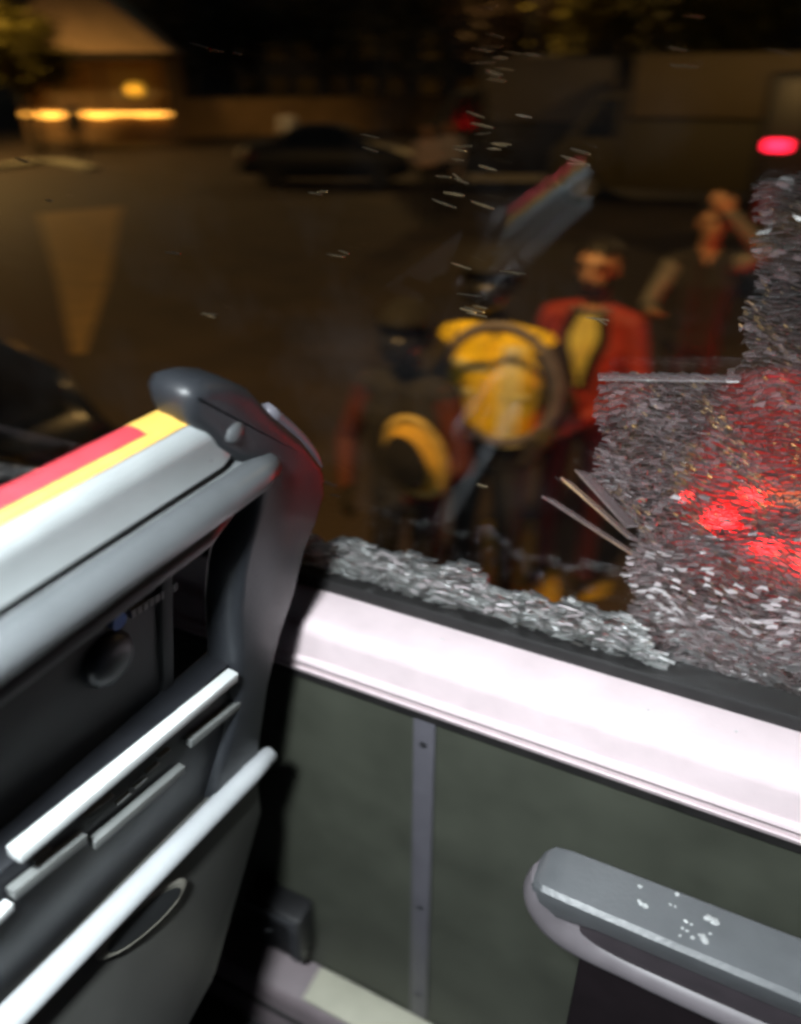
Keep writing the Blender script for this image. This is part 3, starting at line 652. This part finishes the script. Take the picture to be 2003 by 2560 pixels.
# officer with yellow jacket behind a clear round shield
cp = at(1238, 950, 'y', 3.05)
kz = 1.22
r2, T2, bv2, ch2, P2 = person('person in yellow reflective jacket and dark helmet behind a clear round shield', (cp.x, 3.05, cp.z - kz - .02), R(4), 1.75, hiv, blkc, blkc, shoem,
    {'elL': (.31, .0, 1.17), 'elR': (-.31, .0, 1.16), 'wrL': (.27, -.22, 1.08), 'wrR': (-.27, -.22, 1.10), 'head': (-.05, .02, 1.635)}, .009, helmet=blkc, build=1.2, sleeve=mat('dark_olive_cloth', (.035, .026, .01), .8), face=False)
G = T2.translation.z
r2.location.z = G
ch2('reflective_tape', drape(bv2, [(.095, 1.43), (.10, 1.25), (.095, 1.02)], .085, .008), tape)
ch2('reflective_tape', drape(bv2, [(-.19, 1.355), (-.10, 1.335), (0, 1.33)], .040, .008), tape)
ch2('reflective_tape', drape(bv2, [(-.19, 1.235), (-.13, 1.225), (-.06, 1.225)], .040, .008), tape)
ch2('reflective_tape', drape(bv2, [(-.02, 1.02), (.08, 1.0), (.17, 1.01)], .040, .008), tape)
ch2('reflective_tape', drape(bv2, [(.05, 1.225), (.12, 1.222), (.17, 1.23)], .030, .012), tape)
ch2('belt', drape(bv2, [(-.2, .955), (0, .94), (.2, .955)], .05, .010), blkc)

def shield(name, label, c, rx, rz, tiltx, rotz, rimm, facem, rimw, group=None, boss=None, bossm=None):
    t = thing(name, label, 'shield', c, group)
    M3 = Matrix.Translation(c) @ Matrix.Rotation(rotz, 4, 'Z') @ Matrix.Rotation(tiltx, 4, 'X')
    def ringp(fx, y, k=40): return [M3 @ Vector((rx * fx * math.cos(2 * math.pi * i / k), y, rz * fx * math.sin(2 * math.pi * i / k))) for i in range(k)]
    bm = BM(); rr = [ringp(1 + rimw * math.cos(a), .012 * math.sin(a)) for a in [2 * math.pi * i / 8 for i in range(8)]]
    loft(bm, rr + [rr[0]], caps=False); bmesh.ops.remove_doubles(bm, verts=bm.verts[:], dist=1e-5); obj('rim', bm, rimm, t, smooth=True)
    if facem is not None:
        bm = BM(); loft(bm, [ringp(f_, -.05 * (1 - f_ * f_)) for f_ in (.985, .8, .6, .4, .2, .02)], caps=False); obj('shield_face', bm, facem, t, smooth=True)
    if boss:
        bm = BM(); loft(bm, [[M3 @ Vector((rx * boss[0] + rx * boss[2] * f_ * math.cos(2 * math.pi * i / 28), -.075 - .02 * (1 - f_), rz * boss[1] + rz * boss[3] * f_ * math.sin(2 * math.pi * i / 28))) for i in range(28)] for f_ in (1, .95, .5, .05)]); obj('centre_pad', bm, bossm, t, smooth=True)
    return t, M3
def clear_plastic():
    m = bpy.data.materials.new('clear_shield'); m.use_nodes = True; t = m.node_tree; t.nodes.clear()
    o = t.nodes.new('ShaderNodeOutputMaterial'); tr = t.nodes.new('ShaderNodeBsdfTransparent'); tr.inputs[0].default_value = (.97, .96, .93, 1)
    gl = t.nodes.new('ShaderNodeBsdfGlossy'); gl.inputs['Roughness'].default_value = .15; fr = t.nodes.new('ShaderNodeFresnel'); fr.inputs[0].default_value = 1.25
    mx = t.nodes.new('ShaderNodeMixShader'); t.links.new(fr.outputs[0], mx.inputs[0]); t.links.new(tr.outputs[0], mx.inputs[1]); t.links.new(gl.outputs[0], mx.inputs[2]); t.links.new(mx.outputs[0], o.inputs[0]); return m
rimg = mat('grey_rim', (.17, .15, .16), .5, var=.2, scale=14)
shield('round_shield', 'clear round shield with a grey rim in front of the yellow jacket', at(1248, 968, 'y', 2.84), .240, .264, R(8), R(4), rimg, clear_plastic(), .085)
# crouching second person with dark round shield
cp = at(1035, 1130, 'y', 2.62)
ora = mat('orange_cloth', (.07, .012, .003), .75, var=.25, scale=12)
r3, T3, bv3, ch3, P3 = person('person in black with dark reddish sleeves holding a dark yellow-edged round shield', (cp.x - .03, 2.62, 0), R(-2), 1.66, blkc, blkc, blkc, shoem,
    {'elR': (-.30, -.02, 1.13), 'wrR': (-.20, -.20, 1.00), 'elL': (.28, -.04, 1.13), 'wrL': (.12, -.20, 1.02)}, .010, helmet=blkc, build=1.05, sleeve=ora, face=False)
ymet = mat('yellow_shield_paint', (.72, .42, .06), .5, var=.2, scale=16)
shield('round_shield', 'dark round shield with a worn yellow edge, below the clear one', at(1040, 1146, 'y', 2.30), .124, .170, R(12), R(-6), mat('worn_yellow_rim', (.5, .36, .10), .55, var=.35, scale=18), ymet, .12, boss=(.02, .18, .74, .68), bossm=blkc)

# person with grey sleeves and raised arm beside the red car
cp = at(1770, 640, 'y', 5.2)
person('person in dark clothes raising a pale grey sleeve beside the red car', (cp.x, 5.2, 0), R(10), 1.78, blkc, blkc, sk, shoem,
    {'shL': (.18, -.02, 1.42), 'elL': (.30, -.12, 1.50), 'wrL': (.06, -.20, 1.72), 'elR': (-.30, -.05, 1.16), 'wrR': (-.28, -.24, 1.16)}, .011, hairm=hair, sleeve=gry)
# far figures
def far(px, py_head, dist_y, label, topm, h=1.74, yaw=0., pose=None):
    p = at(px, py_head, 'y', dist_y)
    return person(label, (p.x, dist_y, 0), yaw, h, topm, blkc, sk, shoem, pose, .018, group=None, hairm=hair)
far(1128, 180, 15.5, 'distant person in pale grey top standing next to the white van', pale)
far(1072, 210, 14.2, 'distant person in pale pinkish top with arms at waist, nearest the dark blue car', mat('pale_pink_cloth', (.34, .27, .28), .85), yaw=R(15), pose={'wrL': (.1, -.24, 1.08), 'wrR': (-.1, -.24, 1.08)})
far(715, 240, 22.5, 'distant person in white top behind the dark blue car', mat('white_cloth', (.8, .8, .82), .85))
kp_ = at(204, 402, 'z', 0)
person('distant person in dark coat with red collar before the lit kiosk counter', (kp_.x, kp_.y, 0), R(30), 1.92, grn, blkc, sk, shoem, None, .018, hairm=None, build=1.15)

# ================================================================== VEHICLES
def wheel(c, r, axis_y, parent, w=.2):
    y0 = c[1]; tm_ = mat('tyre', (.015, .015, .015), .8); rm_ = mat('wheel_rim', (.3, .3, .31), .35, .7)
    bm = BM(); k = 24
    def rg(rad, dy): return [(c[0] + rad * math.cos(2 * math.pi * i / k), y0 + dy, c[2] + rad * math.sin(2 * math.pi * i / k)) for i in range(k)]
    loft(bm, [rg(r * .62, -w / 2), rg(r * .95, -w / 2), rg(r, -w / 2 + .03), rg(r, w / 2 - .03), rg(r * .95, w / 2), rg(r * .62, w / 2)])
    ty = ('wheel', bm)
    return bm, rm_, tm_, rg
def car(name, label, cat, M4, kind, paint, lit=False, group=None, estr=6.):
    """length along +x (front), width y; M4 places it"""
    loc = M4.translation; t = thing(name, label, cat, loc, group)
    if kind == 'sedan': # x, half width, belt, roof z, roof half width
        st = [(-2.26, .70, .62, .78, .60), (-2.20, .80, .78, .92, .68), (-2.0, .85, .86, 1.00, .72), (-1.45, .88, .92, 1.04, .74), (-1.05, .89, .94, 1.28, .66), (-.65, .90, .94, 1.42, .60), (.10, .90, .93, 1.44, .60), (.55, .90, .92, 1.36, .62), (1.15, .89, .90, 1.00, .72), (1.75, .86, .82, .90, .70), (2.1, .80, .70, .78, .64), (2.24, .68, .58, .66, .56)]
    else:
        st = [(-1.98, .72, .80, .95, .60), (-1.93, .82, .92, 1.10, .64), (-1.72, .86, .95, 1.36, .62), (-1.45, .87, .95, 1.45, .62), (-.6, .88, .94, 1.49, .62), (.2, .88, .93, 1.46, .62), (.7, .88, .92, 1.30, .64), (1.2, .87, .90, .99, .72), (1.7, .83, .80, .88, .68), (1.95, .70, .62, .70, .58)]
    rings = []
    for x, hw, zb, zr, hr in st:
        zl = .22 + (.10 if abs(x) > 1.9 else 0)
        half = [(0, zl), (hw * .86, zl), (hw * .98, zl + .12), (hw, (zl + zb) / 2 + .05), (hw * .985, zb - .04), (hw * .95, zb), (hr + (hw - hr) * .12, zr - .06 if zr - zb > .2 else zr - .02), (hr * .86, zr), (0, zr + .012)]
        rings.append([(x, y, z) for y, z in half] + [(x, -y, z) for y, z in half[-2:0:-1]])
    def put(n, bm, m, par=None, **kw):
        bm.transform(M4); return obj(n, bm, m, par or t, **kw)
    body = put('body', loft(BM(), rings), paint, auto=50)
    gl = mat('car_glass', (.008, .009, .010), .06, var=.1, spec=.6)
    # windows as panels lying 4 mm proud
    def cabin(x):
        i = max(0, min(len(st) - 2, sum(1 for s in st if s[0] <= x) - 1)); a, b = st[i], st[i + 1]; f_ = (x - a[0]) / (b[0] - a[0]); return [a[j] + (b[j] - a[j]) * f_ for j in range(5)]
    xs = [q[0] for q in st if q[3] - q[2] > .3]
    xa, xb = min(xs) + .02, max(xs) + .25
    for s in (-1, 1):
        for (u0, u1) in ((0, .42), (.46, .95)):
            row0, row1 = [], []
            for f_ in np.linspace(u0, u1, 5):
                x = xa + (xb - xa) * f_; _, hw, zb, zr, hr = cabin(x)
                y0 = hw * .95; y1 = hr + (hw - hr) * .12
                zt = zr - .06 if zr - zb > .2 else zr - .02
                row0.append((x, s * (y0 + (y1 - y0) * .12 + .006), zb + (zt - zb) * .12)); row1.append((x, s * (y0 + (y1 - y0) * .9 + .006), zb + (zt - zb) * .9))
            put('side_window', loft(BM(), [row0, row1], closed=False, caps=False), gl)
    def slope_glass(n, x0, x1, sgn):
        r0, r1 = cabin(x0), cabin(x1); o = .012
        bm = BM(); quad(bm, [(x0 + sgn * o, -r0[4] * .8, r0[3] + o), (x0 + sgn * o, r0[4] * .8, r0[3] + o), (x1 + sgn * o, r1[4] * .78, r1[3] + o + .006), (x1 + sgn * o, -r1[4] * .78, r1[3] + o + .006)]); put(n, bm, gl)
    if kind == 'sedan': slope_glass('rear_window', -1.40, -.72, -1); slope_glass('windscreen', 1.08, .58, 1)
    else: slope_glass('rear_window', -1.90, -1.50, -1); slope_glass('windscreen', 1.15, .72, 1)
    xr, xf = st[0][0], st[-1][0]
    tl = mat('tail_lamp_lit', (.6, .01, .01), .3, emit=(1, .006, .008), estr=estr) if lit else mat('tail_lamp', (.12, .006, .006), .25)
    for s in (-1, 1):
        if lit:
            for (lx, ly, lz, lr) in ((xr + .035, .47, .75, .075), (xr + .055, .66, .75, .075), (xr + .20, .865, .76, .05), (xr + .40, .888, .70, .036), (xr + .58, .895, .66, .042), (xr + .30, .85, .90, .030)):
                bm = BM(); ball(bm, (lx, s * ly, lz), (.03 if ly < .8 else lr * 1.3, lr if ly < .8 else .03, lr), 2); put('tail_light', bm, tl, smooth=True)
        else:
            bm = BM(); prism(bm, [(xr + .04, s * .40, .64), (xr + .10, s * .80, .62), (xr + .42, s * .885, .68), (xr + .38, s * .885, .84), (xr + .08, s * .80, .88), (xr + .02, s * .42, .84)], (-.03, s * .012, 0), .005); put('tail_light', bm, tl)
        bm = BM(); ball(bm, (xf - .10, s * .58, .62), (.10, .15, .06), 2); put('headlight', bm, mat('headlamp', (.5, .5, .5), .15), smooth=True)
        bm = BM(); ball(bm, (.62, s * .98, .98), (.06, .09, .06), 2); put('wing_mirror', bm, paint, smooth=True)
        for x in (xr + .85, xf - .82):
            tb, rm_, tm_, rg = wheel((x, s * .80, .31), .31, 1, t)
            wo = put('wheel', tb, tm_, auto=50)
            bm = BM(); loft(bm, [[(p[0], s * .80 + s * dy, p[2]) for p in rg(rr, 0)] for rr, dy in ((.19, .06), (.185, .10), (.10, .085), (.02, .095))]); put('rim', bm, rm_, wo, auto=40)
    bm = BM(); box(bm, (xr - .04, -.74, .34), (xr + .12, .74, .50), .04); put('bumper', bm, mat('bumper_plastic', (.02, .02, .02), .5), auto=50)
    bm = BM(); box(bm, (xr - .052, -.26, .53), (xr + .05, .26, .63), .004); put('number_plate', bm, mat('plate', (.55, .55, .5), .5))
    return t
RZ = lambda a: Matrix.Rotation(a, 4, 'Z')
TR = lambda *a: Matrix.Translation(a)
car('car', 'black hatchback close beside the coach on the left, roof edge catching light', 'car', TR(-4.62, 1.80, 0) @ RZ(R(180)) @ Matrix.Scale(.95, 4), 'hatch', mat('black_car_paint', (.008, .008, .010), .22, coat=.8, var=.1))
car('car', 'red sedan with lit tail lights behind the crazed glass', 'car', TR(2.06, 4.02, 0) , 'sedan', mat('red_car_paint', (.70, .02, .024), .3, coat=.6, var=.1), True, estr=34)
a, b = at(590, 465, 'z', 0), at(1000, 465, 'z', 0)
ang = math.atan2(b.y - a.y, b.x - a.x); md = (a + b) / 2
car('car', 'dark blue sedan parked before the tan wall', 'car', TR(md.x, md.y + .6, 0) @ RZ(ang), 'sedan', mat('dark_blue_paint', (.006, .008, .016), .5, coat=.0))

def van(label, M4, L, paint, low, lamp=False, Hh=2.9, zc=1.15):
    t = thing('van', label, 'van', M4.translation)
    def put(n, bm, m, par=None, **kw):
        bm.transform(M4); return obj(n, bm, m, par or t, **kw)
    bm = BM(); box(bm, (-L / 2, -1.0, zc), (L / 2 - 1.5, 1.0, Hh), .06); cargo = put('cargo_box', bm, paint, auto=50)
    bm = BM(); box(bm, (-L / 2 + .05, -.92, .35), (L / 2 - 1.45, .92, zc - .01), .03); put('lower_body', bm, low, auto=50)
    bm = BM(); pr = [(L / 2 - 1.44, .35), (L / 2, .35), (L / 2 + .02, 1.15), (L / 2 - .35, 1.35), (L / 2 - .85, 2.15), (L / 2 - 1.44, 2.25)]
    prism(bm, [(x, -.95, z) for x, z in pr], (0, 1.9, 0), .05); cab = put('cab', bm, low, auto=50)
    gl = mat('car_glass', (.008, .009, .010), .06)
    for s in (-1, 1):
        bm = BM(); pts = [(L / 2 - 1.3, 1.35), (L / 2 - .50, 1.35), (L / 2 - .9, 2.05), (L / 2 - 1.3, 2.1)]; prism(bm, [(x, s * .955, z) for x, z in pts], (0, s * .006, 0)); put('side_window', bm, gl, cab)
        for x in (-L / 2 + .9, L / 2 - .75):
            tb, rm_, tm_, rg = wheel((x, s * .86, .36), .36, 1, t); wo = put('wheel', tb, tm_, auto=50)
            bm = BM(); loft(bm, [[(p[0], s * .86 + s * dy, p[2]) for p in rg(rr, 0)] for rr, dy in ((.22, .06), (.21, .11), (.05, .10))]); put('rim', bm, rm_, wo, auto=40)
        bm = BM(); box(bm, (-L / 2 - .02, s * .78 - .1, 1.0), (-L / 2 + .06, s * .78 + .1, 1.4), .02); put('tail_light', bm, mat('tail_lamp_off', (.15, .006, .006), .3))
        bm = BM(); box(bm, (-L / 2 - .012, s * .48 - .46, zc + .07), (-L / 2 + .01, s * .48 + .46, Hh - .1), .008); put('rear_door', bm, paint, auto=40)
    if lamp:
        bm = BM(); box(bm, (-L / 2 - .05, .66, 1.74), (-L / 2 + .05, .92, 1.86), .03); put('brake_light', bm, mat('bright_red_lamp', (.8, .01, .03), .3, emit=(1, .012, .04), estr=6))
    return t
pv = mat('pale_van_paint', (.17, .15, .13), .5, var=.1, scale=2); dl = mat('dark_van_body', (.02, .018, .018), .5)
c1 = at(1290, 150, 'y', 21.0)
van('pale box van with dark lower body parked in the middle distance', TR(c1.x, 21.0, 0) @ RZ(R(205)), 4.6, pv, dl, zc=1.5)
c2 = at(1760, 150, 'y', 19.0)
van('long cream box van at the back on the right', TR(c2.x + .3, 19.5, 0) @ RZ(R(188)), 6.4, mat('cream_van_paint', (.22, .17, .09), .5, var=.1, scale=2), mat('olive_van_body', (.07, .055, .012), .5), zc=1.72)
c3 = at(1935, 350, 'y', 10.0)
van('dark van at the right edge with a bright red brake light', TR(c3.x + .75, 12.6, 0) @ RZ(R(92)), 5.0, mat('black_van_paint', (.012, .011, .012), .4), dl, True, 2.5)

# ================================================================== BACKGROUND
wm = mat('tan_render', (.30, .19, .09), .85, var=.2, scale=1.2, bump=.3, bscale=20)
wa, wb = at(450, 345, 'z', 0), at(1120, 322, 'z', 0); dv_ = (wb - wa); n_ = Vector((-dv_.y, dv_.x, 0)).normalized() * .12
bw = thing('boundary_wall', 'long low tan rendered wall across the back of the street', 'wall', wa)
bm = BM(); prism(bm, [wa - n_, wb - n_, wb + n_, wa + n_], (0, 0, 1.62)); obj('wall', bm, wm, bw)
bm = BM(); prism(bm, [p + Vector((0, 0, 1.622)) for p in (wa - n_ * 1.5, wb - n_ * 1.5, wb + n_ * 1.5, wa + n_ * 1.5)], (0, 0, .08), .01); obj('coping', bm, mat('coping_stone', (.25, .18, .1), .8), bw)

# kiosk with lit counter
ka = at(75, 352, 'z', 0); kb = at(436, 352, 'z', 0); kx = (kb - ka); KW = kx.length; kx.normalize(); ky = Vector((-kx.y, kx.x, 0))
if ky.dot(Vector((0, 1, 0))) < 0: ky = -ky
KM = Matrix(((kx.x, ky.x, 0, ka.x), (kx.y, ky.y, 0, ka.y), (0, 0, 1, 0), (0, 0, 0, 1)))
ki = thing('kiosk', 'small tan kiosk with peaked roof and glowing orange counter', 'kiosk', ka)
def kput(n, bm, m, par=None, **kw): bm.transform(KM); return obj(n, bm, m, par or ki, **kw)
D = 2.6
bm = BM(); box(bm, (0, 0, 0), (KW, .15, .98)); kput('front_wall', bm, wm)
bm = BM(); box(bm, (0, D, 0), (KW, D + .15, 3.5)); kput('rear_wall', bm, mat('kiosk_inside', (.25, .18, .1), .8))
for x in (0, KW - .15): bm = BM(); box(bm, (x, .152, 0), (x + .15, D - .002, 3.5)); kput('side_wall', bm, wm)
for x in (.02, KW * .55, KW - .14): bm = BM(); box(bm, (x, -.02, .985), (x + .12, .13, 3.3)); kput('post', bm, mat('dark_wood', (.03, .02, .012), .7))
glow = mat('counter_glow', (.9, .5, .15), .5, var=.4, scale=6, emit=(1, .42, .06), estr=4)
for x0, x1 in ((.05, KW * .36), (KW * .37, KW - .05)):
    nseg = 3 if x1 - x0 < KW * .4 else 6
    for q in range(nseg):
        xa_, xb_ = x0 + (x1 - x0) * q / nseg, x0 + (x1 - x0) * (q + 1) / nseg - .03
        bm = BM(); box(bm, (xa_, -.16 - .03 * random.random(), 1.0 + random.uniform(-.10, .05)), (xb_, .14, 1.16), .02); kput('light_strip', bm, glow)
    bm = BM(); box(bm, (x0, -.24, 1.18), (x1, .14, 1.34), .02); kput('counter', bm, mat('counter_wood', (.45, .25, .1), .6))
bm = BM(); box(bm, (-.1, -.7, 3.18), (KW + .1, .12, 3.45), .02); kput('eaves', bm, mat('dark_wood', (.03, .02, .012), .7))
rf = [(-.5, 3.46), (KW + .5, 3.46), (KW * .86, 4.6), (KW * .60, 5.9), (KW * .45, 6.2), (KW * .28, 5.4), (KW * .1, 4.3)]
bm = BM(); lo_ = [(x, -.8, z) for x, z in rf]; hi_ = [(KW / 2 + (x - KW / 2) * .9, D + .5, z) for x, z in rf]; loft(bm, [lo_, hi_]); kput('roof', bm, mat('tan_canvas', (.80, .55, .32), .8, var=.15, scale=2))
bm = BM(); box(bm, (KW * .52, D - .12, 1.7), (KW * .80, D - .01, 2.9), .01); kput('shelf_board', bm, mat('board_grey', (.3, .27, .2), .7))
bm = BM(); ball(bm, (KW * .74, .9, 2.05), .34, 2); kput('lantern', bm, mat('lantern_glow', (.9, .6, .1), .5, emit=(1, .55, .05), estr=.45), smooth=True)
l = bpy.data.lights.new('kiosk_light', 'POINT'); l.energy = 60; l.color = (1, .5, .12); l.shadow_soft_size = .26
o = bpy.data.objects.new('kiosk_light', l); COL.objects.link(o); o.location = KM @ Vector((KW * .74, .6, 2.05))

def tree(label, base, h, cr, leafm, n=2600, leaf=.16, group='trees behind the street', squash=.8):
    t = thing('tree', label, 'tree', base, group); b = Vector(base)
    bk = mat('bark', (.045, .032, .02), .9, var=.3, scale=8, bump=.5, bscale=20)
    bm = BM(); tube(bm, smooth_path([b, b + Vector((.05, .02, h * .3)), b + Vector((-.06, .05, h * .6)), b + Vector((0, 0, h))], 3), [cr * .09 * f_ for f_ in np.linspace(1.3, .35, 10)], 9)
    for i in range(6):
        a = i * 1.05 + random.random(); s_ = b + Vector((0, 0, h * random.uniform(.45, .8)))
        tube(bm, smooth_path([s_, s_ + Vector((math.cos(a) * cr * .4, math.sin(a) * cr * .4, cr * .25)), s_ + Vector((math.cos(a) * cr * .8, math.sin(a) * cr * .8, cr * .45))], 3), [cr * .04 * f_ for f_ in np.linspace(1, .25, 7)], 6)
    obj('trunk', bm, bk, t, smooth=True)
    V, Fc = [], []
    cl = [(Vector(rng.normal(size=3)).normalized() * cr * random.uniform(.25, .95)) for _ in range(34)]
    for i in range(n):
        c = random.choice(cl); r_ = cr * .30
        p = b + Vector((0, 0, h)) + Vector((c.x, c.y, c.z * squash)) + Vector(rng.normal(size=3)) * r_ * .5
        q = Matrix.Rotation(random.random() * 6.28, 3, 'Z') @ Matrix.Rotation(random.uniform(-1.2, 1.2), 3, 'X')
        sz = leaf * random.uniform(.6, 1.5); k0 = len(V)
        for x, y in ((-.5, 0), (0, -.32), (.6, 0), (0, .32)): V.append(tuple(p + q @ Vector((x * sz, y * sz, .08 * sz * (x * x)))))
        Fc.append((k0, k0 + 1, k0 + 2, k0 + 3))
    me = bpy.data.meshes.new('crown'); me.from_pydata(V, [], Fc); finish('crown', me, leafm, t)
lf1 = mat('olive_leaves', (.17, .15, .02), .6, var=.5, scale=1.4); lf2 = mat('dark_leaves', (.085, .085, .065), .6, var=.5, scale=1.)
p = at(85, 330, 'z', 0)
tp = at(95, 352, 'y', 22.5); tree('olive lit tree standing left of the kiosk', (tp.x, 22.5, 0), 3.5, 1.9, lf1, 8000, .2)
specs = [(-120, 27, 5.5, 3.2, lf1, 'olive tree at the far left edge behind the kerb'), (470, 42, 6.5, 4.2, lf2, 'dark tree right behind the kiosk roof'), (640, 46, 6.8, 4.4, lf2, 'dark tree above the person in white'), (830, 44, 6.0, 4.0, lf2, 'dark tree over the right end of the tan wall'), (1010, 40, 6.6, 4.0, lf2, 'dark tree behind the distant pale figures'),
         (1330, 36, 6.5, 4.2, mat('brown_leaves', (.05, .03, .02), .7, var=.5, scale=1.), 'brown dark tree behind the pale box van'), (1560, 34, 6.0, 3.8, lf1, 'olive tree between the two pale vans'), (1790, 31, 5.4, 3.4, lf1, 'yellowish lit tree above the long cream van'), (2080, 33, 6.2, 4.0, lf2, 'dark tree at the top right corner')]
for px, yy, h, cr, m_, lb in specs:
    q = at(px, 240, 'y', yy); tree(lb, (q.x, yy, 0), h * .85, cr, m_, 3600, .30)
# dark building row that closes the street
bd = mat('dark_facade', (.12, .105, .095), .85, var=.25, scale=.6)
for i, (px, yy, wd, hh) in enumerate(((250, 64, 24, 11), (900, 66, 26, 13), (1420, 60, 18, 9), (1900, 58, 20, 12))):
    q = at(px, 220, 'y', yy); t = thing('building', ['low dark building behind the kiosk trees', 'tall dark building behind the middle trees', 'dark building behind the pale box van', 'dark building behind the cream van'][i], 'building', (q.x, yy, 0))
    bm = BM(); box(bm, (q.x - wd / 2, yy, 0), (q.x + wd / 2, yy + 8, hh)); obj('wall', bm, bd, t)
    for fx in range(int(wd // 3)):
        for fz in range(int(hh // 3)):
            x = q.x - wd / 2 + 1 + fx * 3; z = 1 + fz * 3
            bm = BM(); box(bm, (x, yy - .06, z), (x + 1.3, yy - .004, z + 1.6)); obj('window', bm, mat('dark_window', (.02, .022, .03), .1), t)
    bm = BM(); box(bm, (q.x - wd / 2 - .3, yy - .3, hh + .002), (q.x + wd / 2 + .3, yy + 8, hh + .4)); obj('roof', bm, bd, t)
